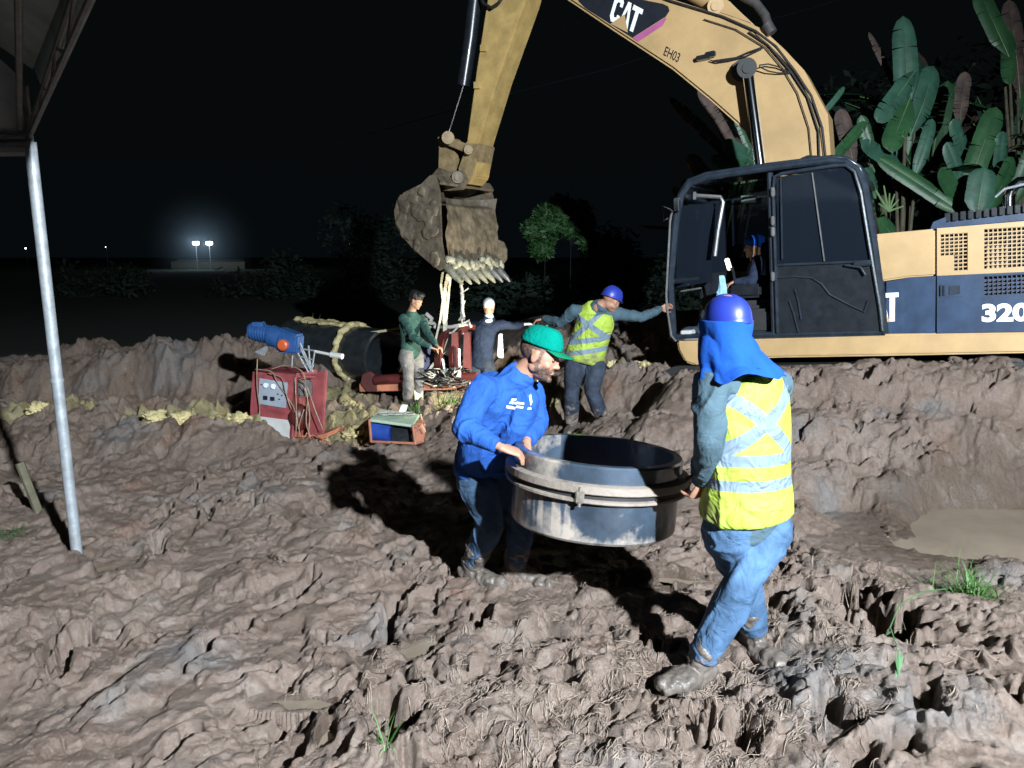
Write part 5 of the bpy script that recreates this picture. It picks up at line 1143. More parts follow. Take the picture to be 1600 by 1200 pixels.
# grab rail, mirror
q = MB(); q.tube([E3(1050, 330, .02), E3(1047, 345, .06), E3(1041, 460, .07), E3(1042, 480, .07), E3(1049, 525, .06), E3(1056, 533, .02)], .012, 8); q.build('grab_rail', M['steel'], exc)
q = MB(); q.tube([E3(1063, 318, .0), E3(1052, 330, .1), E3(1046, 326, .12), E3(1034, 321, .14), E3(1036, 334, .14), E3(1037, 345, .14), E3(1044, 341, .14)], .007, 6); q.bbox(E3(1058, 320, .05), (.06, .05, .14), .01, R_E); q.build('mirror_bracket', M['chrome'], exc)
# seat and consoles
def ebox(name, px, py, off, d, m, bev=.03, par=exc): q = MB(); q.bbox(E3(px, py, off), d, bev, R_E); return q.build(name, m, par)
st_ = ebox('seat', 1185, 478, -.5, (.5, .5, .14), M['rubber'], .05); 
ebox('seat_back', 1222, 410, -.5, (.14, .5, .62), M['rubber'], .05, st_)
ebox('console', 1165, 455, -.22, (.34, .12, .14), M['black']); ebox('console', 1165, 455, -.80, (.34, .12, .14), M['black']); ebox('console_base', 1175, 500, -.35, (.45, .5, .25), M['rubber'])
q = MB(); q.tube([E3(1150, 448, -.25), E3(1146, 425, -.25), E3(1143, 418, -.25)], [.012, .014, .022], 8); q.build('joystick', M['black'], exc)
q = MB()
for k in range(5): q.bbox(E3(1172, 485 + k * 5, -.2), (.13, .1, .012), .004, R_E)
q.build('pedal_bellows', M['rubber'], exc)
q = MB(); q.bbox(E3(1075, 520, -.1), (.12, .16, .06), .01, R_E); q.bbox(E3(1085, 529, -.08), (.2, .12, .02), .005, R_E); q.build('step_plate', M['whitepanel'], exc)

# --- operator in the cab (seated, facing the bucket)
sc_ = -.5
sc_ = -.56
def O_(px, py, off=sc_): return E3(px, py, off)
J = dict(pelvis=O_(1190, 470), waist=O_(1189, 448), chest=O_(1187, 425), neck=O_(1184, 402), shR=O_(1185, 408, sc_ - .17), shL=O_(1185, 408, sc_ + .17), elL=O_(1175, 440, -.26), wrL=O_(1148, 440, -.25), elR=O_(1175, 440, -.74), wrR=O_(1150, 440, -.76),
         hipR=O_(1185, 474, sc_ - .1), hipL=O_(1185, 474, sc_ + .1), knR=O_(1125, 466, sc_ - .12), knL=O_(1122, 468, sc_ + .14), ankR=O_(1100, 508, sc_ - .12), ankL=O_(1098, 508, sc_ + .12), toeR=O_(1078, 514, sc_ - .12), toeL=O_(1076, 514, sc_ + .12))
J['head'] = O_(1180, 386); J['headR'] = frame_from(fw * 1 + sw * .25, uw)
op, _, _, _ = person(J, 'operator in blue sitting inside the dark excavator cab', dict(shirt=M['navy_shirt'], trousers=M['trouser_dark'], boots=M['trouser_dark'], mudtop=.3), hands=(('L', -uw * .4 + fw, -uw, .6, 1), ('R', -uw * .4 + fw, -uw, .6, -1)), voxel=.012, skin='skin_dark')
q = MB(); Ro = J['headR']; q.ell(J['head'] + Ro @ V(-.01, 0, .05), (.112, .092, .085), Ro); me = remesh(q, .01, 2); finish(me, 'cap', M['hood'], op, True, None)
# phone-like lit display on the console
q = MB(); q.bbox(E3(1138, 413, -.35), (.045, .05, .13), .008, Matrix((fw, sw, uw)).transposed() @ Matrix.Rotation(.25, 3, 'Y')); q.build('display', emat('lit_display', (1, .92, .78), 1.6), exc)
# light blue cloth that hangs by the joystick, shoe sole seen at the door sill
q = MB(); q.loft([E3(1128, 432, -.2), E3(1129, 450, -.2), E3(1127, 470, -.2)], [.03, .05, .07], [.015, .02, .02], fw, 12); me = remesh(q, .008, 2); wrinkle(me, .008, 12, 3); own_ = finish(me, 'rag', mat('light_blue_rag', (.25, .45, .62), .8, 0, .2, 20, .3, 60), None, True, None)
tag(own_, 'light blue rag hanging by the control lever inside the cab', 'rag')
# ================================================================== PIT: pipe, clamping machine, cabinet, generator
PD = V(.80, -.60, -.03).normalized(); pc = P(600, 557, 11.6)
pipe = root('pipe', pc, 'large black polyethylene pipe with open end lying in the pit', 'pipe')
q = MB(); q.lathe([(.41, 0), (.41, -2.1), (.36, -2.1), (.36, 0)], pc, PD, 96, closed=True); q.build('pipe_wall', M['hdpe'], pipe)
q = MB(); q.lathe([(.41, -.56), (.455, -.555), (.47, -.50), (.465, -.45), (.41, -.44)], pc, PD, 96, arc=.62, start=-.2, closed=True); me = q.mesh('clay_band'); bpy.data.meshes.remove(me)
q = MB(); n = 90; sdp = PD.cross(V(0, 0, 1)).normalized(); upp = sdp.cross(PD)
for k in range(70):
    an = radians(-70 + 250 * k / 69); q.ell(pc - PD * (.62 + .02 * sin(k)) + (sdp * cos(an) + upp * sin(an)) * .43, (.055, .055, .055), None, 8, 6)
me = remesh(q, .018, 2); wrinkle(me, .018, 12, 3, (1, 1, 1), False); finish(me, 'clay_band', M['clay'], pipe, True, None)
q = MB()
for k in range(26): q.ell(pc - PD * random.uniform(.7, 2.0) + upp * .41 + sdp * random.uniform(-.14, .14), (random.uniform(.06, .16), random.uniform(.05, .1), .035), None, 10, 6)
me = remesh(q, .025, 2); wrinkle(me, .025, 9, 3, (1, 1, 1), False); finish(me, 'clay_crust', M['clay'], pipe, True, None)
q = MB(); q.tube([P(628, 512, 11.4), P(600, 517, 11.45), P(570, 521, 11.6)], .02, 6); own(q, 'timber_batten', mat('pale_timber', (.45, .40, .25), .8, 0, .2, 10, .3, 40), 'pale timber batten lying on top of the black pipe', 'batten')

mc = root('clamping_machine', P(650, 610, 11.0), 'red pipe clamping machine with half-ring clamps under the bucket', 'clamping machine')
def bar(name, a, b, r, m, par, n=10): q = MB(); q.tube([a, b], r, n); return q.build(name, m, par)
def rail(name, a, b, w, h, m, par):
    a, b = Vector(a), Vector(b); d = (b - a); L_ = d.length; d.normalize(); s_ = d.cross(V(0, 0, 1)).normalized(); u = s_.cross(d); q = MB(); q.bbox((a + b) / 2, (L_, w, h), .008, Matrix((d, s_, u)).transposed()); return q.build(name, m, par)
rail('base_rail', P(563, 606, 11.0), P(740, 602, 10.7), .09, .10, M['orange'], mc); rail('base_rail', P(580, 592, 11.6), P(742, 588, 11.4), .08, .09, M['orange'], mc)
rail('cross_beam', P(566, 604, 10.95), P(582, 590, 11.6), .08, .10, M['orange'], mc); rail('cross_beam', P(738, 602, 10.7), P(742, 588, 11.4), .08, .10, M['orange'], mc)
q = MB(); q.tube([P(586, 594, 10.9), P(640, 590, 10.8)], .07, 16); q.build('hydraulic_cylinder', M['dkred'], mc); q = MB(); q.tube([P(700, 592, 10.8), P(745, 588, 10.7)], .06, 16); q.build('hydraulic_cylinder', M['dkred'], mc)
bar('piston_rod', P(640, 590, 10.8), P(705, 592, 10.8), .03, M['chrome'], mc)
q = MB(); q.prism([P(572, 612, 10.9), P(563, 600, 10.9), P(566, 585, 10.9), P(578, 580, 10.9), P(590, 590, 10.9), P(590, 612, 10.9)], V(0, .08, 0), .01); q.build('end_plate', M['dkred'], mc)
for (px, py, D, r, w) in ((712, 556, 11.2, .46, .10), (732, 556, 11.15, .46, .06)):
    c = P(px, py, D); q = MB(); q.lathe([(r - .07, -w / 2), (r, -w / 2), (r, w / 2), (r - .07, w / 2)], c, V(.86, -.5, 0), 40, closed=True, arc=1.0); q.build('clamp_ring', M['dkred'], mc)
for px, D in ((705, 10.78), (724, 10.75)): q = MB(); q.prism([P(px, 520, D), P(px + 9, 519, D), P(px + 12, 600, D), P(px - 2, 600, D)], V(.02, .06, 0), .008); q.build('clamp_arm', M['dkred'], mc)
q = MB(); q.prism([P(690, 560, 10.8), P(693, 562, 10.8), P(700, 600, 10.75), P(696, 600, 10.75)], V(0, .03, 0)); q.prism([P(716, 545, 10.7), P(719, 545, 10.7), P(720, 590, 10.7), P(716, 590, 10.7)], V(0, .03, 0)); q.build('white_bracket', M['white'], mc)
# purple-grey facing disc
fc = P(665, 568, 11.15); q = MB(); q.lathe([(0, .04), (.28, .04), (.30, .02), (.30, -.02), (.28, -.04), (0, -.04)], fc, V(.5, -.85, .12), 48); own(q, 'facing_disc', mat('violet_grey_disc', (.12, .12, .21), .45, 0, .12, 5, .1, 30, .05, 6), 'violet grey round facing disc standing between the man in green and the red clamps', 'disc', fc)
# slings and ropes from bucket
def ribbon(mb, pts, w, side, th=.004):
    pts = [Vector(p) for p in pts]; s_ = Vector(side).normalized() * w / 2; vs = []; n = len(pts); nn = V(0, -1, 0) * th
    for p in pts: vs += [p - s_, p + s_, p + s_ + nn, p - s_ + nn]
    fs = []
    for i in range(n - 1):
        for k in range(4): fs.append((4 * i + k, 4 * i + (k + 1) % 4, 4 * i + 4 + (k + 1) % 4, 4 * i + 4 + k))
    mb.add(vs, fs)
q = MB(); ribbon(q, [P(700, 428, 11.0), P(696, 450, 11.0), P(694, 480, 11.0), P(695, 515, 11.0), P(692, 540, 11.0), P(686, 552, 11.0)], .048, (1, .2, 0)); ribbon(q, [P(704, 430, 11.02), P(701, 460, 11.02), P(697, 500, 11.02), P(698, 530, 11.0), P(690, 553, 11.0)], .038, (1, .6, 0))
ribbon(q, [P(692, 425, 10.98), P(689, 445, 10.98), P(692, 470, 10.98), P(688, 500, 10.98), P(681, 530, 10.98), P(684, 555, 10.98)], .03, (1, .0, 0)); ribbon(q, [P(693, 552, 10.95), P(680, 565, 10.9), P(668, 582, 10.85), P(656, 596, 10.8)], .10, (1, .3, .6)); ribbon(q, [P(656, 592, 10.8), P(654, 610, 10.75), P(655, 625, 10.7)], .12, (1, .3, 0))
own(q, 'lifting_sling', M['strap'], 'off-white webbing sling hanging from the bucket teeth down to the clamping machine', 'sling', smooth=False)
q = MB()
def wob(a, b, n=10, k=.02, seed=0): r_ = random.Random(seed); a, b = Vector(a), Vector(b); return [a.lerp(b, i / n) + V(r_.gauss(0, k), r_.gauss(0, k), r_.gauss(0, k)) for i in range(n + 1)]
q.tube(wob(P(721, 436, 11.2), P(723, 500, 11.1), 12, .012, 1), .028, 6); q.tube(wob(P(721, 470, 11.2), P(727, 530, 11.0), 10, .02, 2), .022, 6); q.tube(wob(P(723, 500, 11.1), P(705, 520, 10.9), 6, .02, 3), .018, 6); q.tube(wob(P(727, 530, 11.0), P(724, 600, 10.7), 10, .02, 4), .022, 6)
q.tube(wob(P(724, 500, 11), P(738, 508, 10.9), 4, .02, 5), .02, 6); q.tube(wob(P(722, 455, 11.2), P(730, 453, 11.15), 3, .015, 6), .010, 6)
own(q, 'hanging_rope', M['rope'], 'knotted pale rope hanging right of the sling from the bucket teeth', 'rope', ang=None)
q = MB()
for k in range(16): a = P(random.uniform(665, 735), random.uniform(575, 600), 10.7); q.tube([a + V(random.gauss(0, .08), random.gauss(0, .05), random.gauss(0, .04)) for _ in range(6)], .010, 5)
own(q, 'hose_tangle', M['rope'], 'tangle of light hoses and cords lying on the red clamping machine', 'hoses', ang=None)
q = MB()
for k in range(12): a = P(random.uniform(664, 735), random.uniform(580, 606), 10.65); q.tube([a + V(random.gauss(0, .1), random.gauss(0, .05), random.gauss(0, .04)) for _ in range(5)], .014, 5)
own(q, 'black_hoses', M['rubber'], 'black hydraulic hoses coiled on the red clamping machine', 'hoses', ang=None)
q = MB(); q.tube(wob(P(658, 500, 11.3), P(684, 512, 11.1), 6, .03, 8), .03, 6); q.tube(wob(P(668, 494, 11.3), P(672, 512, 11.3), 4, .03, 9), .035, 6); q.tube([P(684, 512, 11.1), P(705, 511, 11.0), P(735, 505, 11.0)], .03, 6); own(q, 'crumpled_tarp', M['rope'], 'crumpled light plastic strip behind the sling', 'plastic strip', ang=None)

def spl(p, k=5):
    out = []; n = len(p)
    for i in range(n - 1):
        a, b, c, d = p[max(i - 1, 0)], p[i], p[i + 1], p[min(i + 2, n - 1)]
        for j in range(k): t = j / k; out.append(.5 * ((2 * b) + (c - a) * t + (2 * a - 5 * b + 4 * c - d) * t * t + (3 * b - a - 3 * c + d) * t ** 3))
    return out + [p[-1]]
# red control cabinet
cc = P(450, 700, 9.2); yaw = radians(12)
cx, cyv, czv = V(cos(.30), -sin(.30) * -1, 0), V(-sin(.30), cos(.30), 0), V(0, 0, 1)
# front face plane: pixels (393..463, 578..690); side face to the right
def Cb(px, py, back=0.0):                          # on the cabinet's front plane
    o = P(392, 640, 9.15); nrm = V(-.22, -1, .02).normalized(); d = ray(px, py); t = ((o - nrm * back) - V(0, 0, CAMZ)).dot(nrm) / d.dot(nrm); return V(0, 0, CAMZ) + d * t
CN = V(-.22, -1, .02).normalized(); CR = V(1, -.22, 0).normalized()
cb = root('control_cabinet', P(440, 700, 9.3), 'red hydraulic control cabinet with grey instrument panel draped in cables', 'control cabinet')
def cslab(name, pts, back, th, m, par=None, bev=0): q = MB(); q.prism([Cb(x, y, back) for x, y in pts], CN * -th, bev); return q.build(name, m, par or cb)
cslab('cabinet_shell', [(394, 580), (463, 585), (460, 646), (452, 690), (391, 680), (390, 640)], .0, .55, M['red'], None, .012)
cslab('panel_frame', [(398, 584), (460, 590), (455, 648), (395, 640)], -.012, .03, M['red'], None, .006)
ip = cslab('instrument_panel', [(405, 591), (449, 598), (446, 638), (403, 631)], -.035, .02, M['greypanel'], None, .004)
for x, y, r_ in ((415.5, 602, .030), (427, 603.5, .030)):
    q = MB(); c = Cb(x, y, -.055); q.lathe([(0, .01), (r_, .01), (r_, -.01)], c, CN, 20); g = q.build('gauge', M['white'], ip)
for x, y in ((414, 621.5), (425, 623)): cslab('switch', [(x - 3, y - 3), (x + 3, y - 2.4), (x + 3, y + 3.4), (x - 3, y + 3)], -.05, .02, M['decal_black'], ip)
for x, y in ((434, 616), (440, 618), (436, 624), (408, 601)): cslab('indicator', [(x - .9, y - .9), (x + .9, y - .9), (x + .9, y + .9), (x - .9, y + .9)], -.045, .01, M['decal_black'], ip)
cslab('lower_panel', [(392, 649), (453, 657), (451, 688), (391, 676)], -.01, .03, M['whitepanel'], None, .006)
q = MB(); q.lathe([(.032, .008), (.05, .008), (.05, -.004), (.032, -.004)], Cb(412, 662, -.02), CN, 22, closed=True); q.build('round_port', M['steel'], cb)
# open frame right of the cabinet with tank
q = MB()
for a, b in (((463, 585), (500, 583)), ((500, 583), (510, 580)), ((510, 580), (504, 680)), ((500, 583), (494, 684)), ((463, 585), (456, 692)), ((456, 692), (500, 686)), ((484, 590), (486, 680)), ((463, 588), (497, 590))):
    q.tube([Cb(*a, -.01 if a[0] < 480 else .15), Cb(*b, -.01 if b[0] < 480 else .15)], .018, 6)
q.build('tube_frame', M['red'], cb)
cslab('side_panel', [(486, 584), (508, 580), (502, 678), (480, 688)], .12, .04, M['red'])
cslab('back_panel', [(463, 588), (490, 588), (488, 640), (460, 640)], .3, .03, M['whitepanel'])
q = MB(); q.ell(Cb(466, 652, .08), (.13, .12, .17), None, 20, 14); q.build('oil_tank', M['dkred'], cb)
q = MB(); q.bbox(Cb(478, 606, .10), (.16, .12, .2), .02); q.build('pump', M['steel'], cb)
cslab('skid', [(382, 676), (460, 690), (512, 676), (510, 684), (460, 700), (382, 688)], .02, .45, M['orange'])
wires = MB(); rw = random.Random(11)
for pts in ([(404, 560), (403, 600), (405, 640), (404, 672)], [(396, 576), (420, 580), (435, 600), (448, 622), (460, 640), (468, 670)], [(425, 577), (450, 572), (468, 582), (478, 610), (484, 650), (482, 690)], [(458, 590), (462, 640), (460, 690), (457, 705)],
            [(470, 600), (480, 620), (478, 660), (486, 686)], [(466, 590), (480, 605), (492, 640), (504, 672)], [(386, 680), (392, 700), (400, 716)], [(395, 672), (388, 690), (400, 698), (412, 690)], [(410, 690), (440, 700), (470, 694), (480, 700)], [(420, 584), (436, 590), (446, 612), (456, 640)], [(475, 640), (470, 670), (476, 700)]):
    wires.tube(spl([Cb(x + rw.gauss(0, 1.5), y + rw.gauss(0, 1), -.05 - rw.random() * .05) for x, y in pts]), .0065, 6)
own(wires, 'cable_bundle', M['wire'], 'tan and grey cables draped over the red control cabinet', 'cables', ang=None)
q = MB()
for k in range(14): a = Cb(rw.uniform(388, 505), rw.uniform(678, 700), -.08); q.tube([a + V(rw.gauss(0, .07), rw.gauss(0, .05), rw.gauss(0, .035)) for _ in range(5)], .010, 5)
own(q, 'hose_heap', M['orange'], 'orange hoses heaped at the foot of the red cabinet', 'hoses', ang=None)
# blue motor with gearbox on a stand above the cabinet
mo = root('trimmer_drive', Cb(430, 545, .1), 'blue electric motor and gearbox with red knob mounted above the red cabinet', 'motor')
q = MB(); q.tube([Cb(391, 517, .1), Cb(393, 517, .1), Cb(424, 524, .1), Cb(426, 524, .1)], [.085, .10, .10, .09], 22)
for k in range(7): a = Cb(396 + k * 4.2, 517.6 + k * .9, .1); q.tube([a, a + CR * .008], .112, 22)
q.build('motor_body', M['blue'], mo); q = MB(); q.bbox(Cb(404, 507, .08), (.14, .12, .06), .012); q.build('terminal_box', M['blue'], mo)
q = MB(); q.prism([Cb(x, y, .02) for x, y in ((424, 516), (434, 512), (464, 524), (462, 554), (432, 550), (426, 540))], CN * -.20, .02); q.tube([Cb(424, 524, .1), Cb(440, 530, .1)], [.13, .12], 20); q.build('gearbox', M['blue'], mo)
q = MB(); q.lathe([(0, .06), (.05, .06), (.068, .045), (.068, .0)], Cb(443.5, 539, .02), CN, 10); q.build('red_knob', mat('orange_red_knob', (.50, .09, .03), .4), mo)
q = MB()
for a, b in (((459, 540), (482, 582)), ((466, 530), (490, 584)), ((482, 540), (485, 580)), ((470, 545), (492, 548)), ((492, 548), (486, 584)), ((466, 556), (488, 562)), ((472, 568), (490, 572)), ((470, 545), (486, 580)), ((457, 552), (456, 574))): q.tube([Cb(*a, .12), Cb(*b, .12)], .010, 6)
q.build('lattice_bracket', M['galv'], mo)
q = MB(); q.tube([Cb(492, 549, .12), Cb(517, 554, .1)], .018, 10); q.tube([Cb(517, 554, .1), Cb(535, 557, .08)], .035, 12); q.build('handle_bar', M['whitepanel'], mo)
q = MB(); q.prism([Cb(397, 550, .1), Cb(421, 538, .1), Cb(412, 556, .1)], CN * -.02); q.build('bracket_plate', M['galv'], mo)

# small generator
ge = root('generator', P(612, 690, 8.7), 'small generator with pale green top tray and blue tank half sunk in the mud', 'generator')
A, B_, C_, D_ = P(577, 655, 8.6), P(645, 664, 8.45), P(656, 647, 9.0), P(594, 639, 9.15)
q = MB(); q.prism([A, B_, C_, D_], V(0, 0, -.03), .008); q.build('top_tray', M['paleg'], ge)
q = MB()
for p0_, p1_ in ((A, P(580, 690, 8.6)), (B_, P(649, 693, 8.45)), (C_, P(668, 690, 9.0)), (P(649, 672, 8.45), P(663, 664, 8.9)), (P(649, 693, 8.45), P(668, 690, 9.0)), (P(580, 690, 8.6), P(649, 693, 8.45))): q.tube([p0_, p0_.lerp(p1_, .5), p1_], .016, 8)
q.build('roll_frame', M['orange'], ge)
q = MB(); q.tube([P(583, 673, 8.72), P(612, 676, 8.68)], .115, 22); q.build('blue_tank', M['bluetank'], ge)
q = MB(); q.bbox(P(630, 676, 8.75), (.30, .24, .22), .03); q.build('engine', M['black'], ge)
q = MB(); q.bbox(P(655, 675, 8.8), (.12, .2, .25), .02); q.tube([P(656, 664, 8.7), P(662, 676, 8.7)], .03, 8); q.build('muffler', M['orange'], ge)
q = MB()
for px, py, r_ in ((602, 645, .085), (618, 650, .07), (638, 650, .08), (613, 643, .06), (628, 644, .05)):
    c = P(px, py, 8.85); c.z = A.lerp(C_, .5).z + .012; q.lathe([(r_ - .014, 0), (r_, .012), (r_ - .014, .024)], c, V(0, 0, 1), 20, closed=True)
own(q, 'wire_coils', M['rope'], 'coiled wires and clips lying on the pale green tray', 'wire coils', ang=None)
q = MB(); c = P(622, 640, 8.95); c.z = A.lerp(C_, .6).z + .02; q.prism([c, c + V(.07, -.02, 0), c + V(.09, .02, .07), c + V(.03, .03, .08)], V(.02, .05, .01), .006); own(q, 'white_bracket', M['white'], 'small white angled bracket standing on the pale green tray', 'bracket')

# ================================================================== CANOPY at upper left
cn = root('canopy', P(120, 862, 4.5), 'metal framed canopy tent with grey tarpaulin roof at the upper left', 'canopy')
ptop, pbot = P(47, 222, 4.5), P(121, 872, 4.5); pbot.z = gz(pbot.x, pbot.y) - .05
q = MB(); q.tube([ptop, ptop.lerp(pbot, .5), pbot], .032, 20); q.tube([ptop.lerp(pbot, .55), ptop.lerp(pbot, .56)], .036, 20); q.build('leg', M['galv'], cn)
HT = ptop.copy()
q = MB(); q.tube([P(47, 232, 4.5), P(-420, 236, 4.6)], .042, 10); q.tube([P(47, 215, 4.5), P(-420, 214, 4.6)], .016, 8); q.build('eave_beam', M['galv'], cn)
# truss running towards the camera: from the pole top to upper right, out of frame
E1 = P(47, 222, 4.5); E2 = P(200, -70, 2.0); 
E2 = V(E2.x, E2.y, E1.z + .03); d = (E2 - E1)
def tr(t, dz=0, dx=0): return E1 + d * t + V(dx, 0, dz)
q = MB(); q.tube([tr(0, .03), tr(1.3, .16)], .014, 8); q.tube([tr(0, .06), tr(1.3, .34)], .014, 8); q.tube([tr(0, .08, -.05), tr(1.3, .34, -.30)], .014, 8); q.tube([ptop, tr(0, .3)], .02, 8)
for k in range(6): q.tube([tr(k / 5, .03 + .1 * k / 5), tr((k + .5) / 5, .06 + .215 * (k + .5) / 5)], .007, 6); q.tube([tr((k + .5) / 5, .06 + .215 * (k + .5) / 5), tr((k + 1) / 5, .03 + .1 * (k + 1) / 5)], .007, 6)
q.build('roof_truss', M['steel'], cn)
q = MB(); vs = []; fs = []; nx, ny = 24, 24; apex = V(-4.6, 2.2, HT.z + 1.15)
c00, c01 = tr(-.02, .40, .06), tr(1.1, .40, .06); c10, c11 = V(-6.8, 4.7, HT.z + .40), V(-6.8, .6, HT.z + .40)
for i in range(nx + 1):
    for j in range(ny + 1):
        s_, t = i / nx, j / ny; p = c00.lerp(c01, t).lerp(c10.lerp(c11, t), s_); hgt = min(s_, 1 - s_) * 2; hg2 = 1; vs.append(p + V(0, 0, 1.3 * hgt ** .9 - .035 * abs(sin(s_ * 14)) * hg2))
for i in range(nx):
    for j in range(ny): k = i * (ny + 1) + j; fs.append((k, k + 1, k + ny + 2, k + ny + 1))
q.add(vs, fs); o = q.build('tarpaulin', M['tarp'], cn, recalc=False, ang=None)
q = MB(); vs = []; fs = []         # valance hanging outside the truss
for j in range(41):
    t = j / 40 * 1.1; p = tr(t, .40, .06); vs += [p, p + V(.03 + .004 * sin(j * 1.3), .01, -.12 + .004 * sin(j * 2.1))]
for j in range(40): fs.append((2 * j, 2 * j + 1, 2 * j + 3, 2 * j + 2))
q.add(vs, fs); o = q.build('valance', M['tarp'], cn, recalc=False, ang=None); o.modifiers.new('t', 'SOLIDIFY').thickness = .003
q = MB(); q.add([P(-420, 205, 4.62), P(44, 208, 4.54), P(30, 120, 4.56), P(-420, -300, 4.9)], [(0, 1, 2, 3)]); o = q.build('gable_cloth', M['tarp_white'], cn, recalc=False); o.modifiers.new('t', 'SOLIDIFY').thickness = .003
# dark rod in the shape of the shadow streak left of the pole
for (px, py, h, lb) in ((62, 798, .34, 'short dark rod standing in for the shadow streak left of the canopy leg'),):
    x_, y_ = gp(px, py, 0); q = MB(); q.tube([V(x_, y_, gz(x_, y_) - .05), V(x_ - .12, y_ + .02, gz(x_, y_) + h)], .03, 8); own(q, 'shadow_streak_rod', M['trunk'], lb, 'shadow streak')

# ================================================================== PLANTS
def leaf_mesh(mb, base, tip, width, nrm, sag=.12, tears=5, seed=0, rib=None, curl=.35):
    """long banana blade from base to tip, with torn edges and a midrib"""
    r_ = random.Random(seed); base, tip = Vector(base), Vector(tip); d = tip - base; L_ = d.length; d.normalize(); sd = d.cross(Vector(nrm)).normalized(); up = sd.cross(d); N = 30; c = []
    for i in range(N + 1):
        t = i / N; c.append(base + d * L_ * t + up * sag * L_ * sin(pi * t * .9) * .6)
    prof = lambda t: max(.02, min(1, t / .30) ** .75 * (1 - max(0, (t - .72) / .28) ** 2.6) ** .5 if t < 1 else .02)
    for sgn in (-1, 1):
        cuts = sorted(r_.sample(range(3, N - 2), tears)); start = 0
        for e in cuts + [N]:
            vs = []; fs = []; dr = r_.uniform(.0, .28)
            for i in range(start, e + 1):
                t = i / N; w = width / 2 * prof(t) * (1 - .05 * r_.random()); gap = 0
                if i == start and start: gap = .005 * L_
                if i == e and e < N: gap = -.007 * L_
                for k in range(4):
                    s_ = k / 3; vs.append(c[i] + sd * sgn * w * s_ + up * (curl * w * s_ - (dr + curl) * w * s_ * s_) + d * gap * s_)
            n = e - start
            for i in range(n):
                for k in range(3): a = i * 4 + k; fs.append((a, a + 1, a + 5, a + 4))
            mb.add(vs, fs); start = e
    if rib is not None: rib.tube([q - up * .004 for q in c[::3]], [width * .028 * (1 - .75 * i / (len(c[::3]) - 1)) for i in range(len(c[::3]))], 6)
def plant(label, base, leaves, name='banana_plant', cat='banana plant', group='banana plants behind the excavator'):
    rt = root(name, base, label, cat, group); rib = MB(); sd = 0
    for (b, t, D0_, D1_, w, m, tears) in leaves:
        sd += 1; q = MB(); B, T = P(*b, D0_), P(*t, D1_); B = T + (B - T) * 1.28; wd = w / FPX * (D0_ + D1_) / 2 * 1.0; n_ = V(random.uniform(-.35, .35), -1, random.uniform(-.2, .5)); leaf_mesh(q, B, T, wd, n_, random.uniform(.0, .12), tears, sd + int(b[0]), rib); q.build('leaf', M[m], rt, recalc=False, ang=None)
    rib.build('midrib', M['midrib'], rt); 
    q = MB(); 
    b0_ = Vector(base)
    for (b, t, D0_, D1_, w, m, tears) in leaves:
        B = P(*b, D0_); q.tube([b0_ + V(random.uniform(-.05, .05), 0, .0), b0_.lerp(B, .5) + V(0, .05, .05), B], [.06, .035, .015], 8)
    q.tube([b0_, b0_ + V(0, 0, .8)], [.12, .08], 12); q.build('stem', M['trunk'], rt); return rt
def base_at(px, py, D, z=.55): p = P(px, py, D); return (p.x, p.y, z)
plant('tall banana plant with one upright leaf behind the cab', base_at(1425, 330, 13.0), [((1417, 195), (1410, 26), 13, 13.2, 36, 'leaf_pale', 4), ((1417, 128), (1369, 192), 12.9, 12.6, 30, 'leaf_pale', 5), ((1430, 188), (1457, 104), 12.9, 13.1, 36, 'leaf_pale', 4),
      ((1415, 170), (1388, 236), 12.7, 12.4, 34, 'leaf', 3), ((1486, 322), (1370, 246), 12.2, 12.6, 26, 'leaf', 2), ((1433, 260), (1456, 186), 12.6, 12.7, 20, 'leaf_pale', 3), ((1400, 260), (1345, 222), 12.8, 12.4, 24, 'leaf_pale', 4), ((1405, 150), (1357, 50), 13.6, 13.8, 14, 'leaf_dry', 6)])
plant('broad banana plant with a pale rounded leaf above the engine hood', base_at(1535, 340, 12.0), [((1529, 322), (1538, 262), 11.6, 11.7, 42, 'leaf_pale', 0), ((1518, 275), (1556, 168), 12.2, 12.4, 34, 'leaf', 4), ((1546, 318), (1582, 246), 11.9, 12, 32, 'leaf', 3), ((1500, 290), (1478, 222), 12.3, 12.2, 24, 'leaf_pale', 2), ((1505, 240), (1488, 186), 12.6, 12.4, 24, 'leaf_pale', 3),
      ((1560, 260), (1566, 205), 12.3, 12.2, 22, 'leaf_pale', 5), ((1500, 320), (1470, 262), 12.3, 12.0, 24, 'leaf', 3), ((1500, 180), (1508, 112), 13, 13, 24, 'leaf_dry', 6), ((1590, 300), (1625, 215), 12.4, 12.3, 30, 'leaf', 3)])
plant('banana plant with drooping leaves at the top right corner', base_at(1620, 330, 13.5), [((1566, 66), (1528, -14), 13.2, 13.4, 32, 'leaf', 3), ((1590, 120), (1575, 0), 13.4, 13.4, 34, 'leaf_dry', 5), ((1575, 60), (1576, 132), 13.3, 13.0, 22, 'leaf', 6), ((1600, 160), (1612, 60), 13.6, 13.5, 34, 'leaf', 4)])
plant('low banana plant between the boom and the cab roof', base_at(1320, 300, 12.5), [((1304, 246), (1354, 190), 12.2, 12.4, 18, 'leaf', 3), ((1290, 172), (1319, 136), 12.6, 12.7, 9, 'leaf_pale', 2), ((1330, 245), (1312, 170), 12.6, 12.6, 26, 'leaf_dry', 4), ((1362, 250), (1345, 180), 12.8, 12.8, 20, 'leaf', 4), ((1365, 300), (1352, 262), 12.3, 12.3, 26, 'leaf_pale', 3), ((1395, 370), (1358, 330), 12.2, 12.0, 30, 'leaf', 3)])
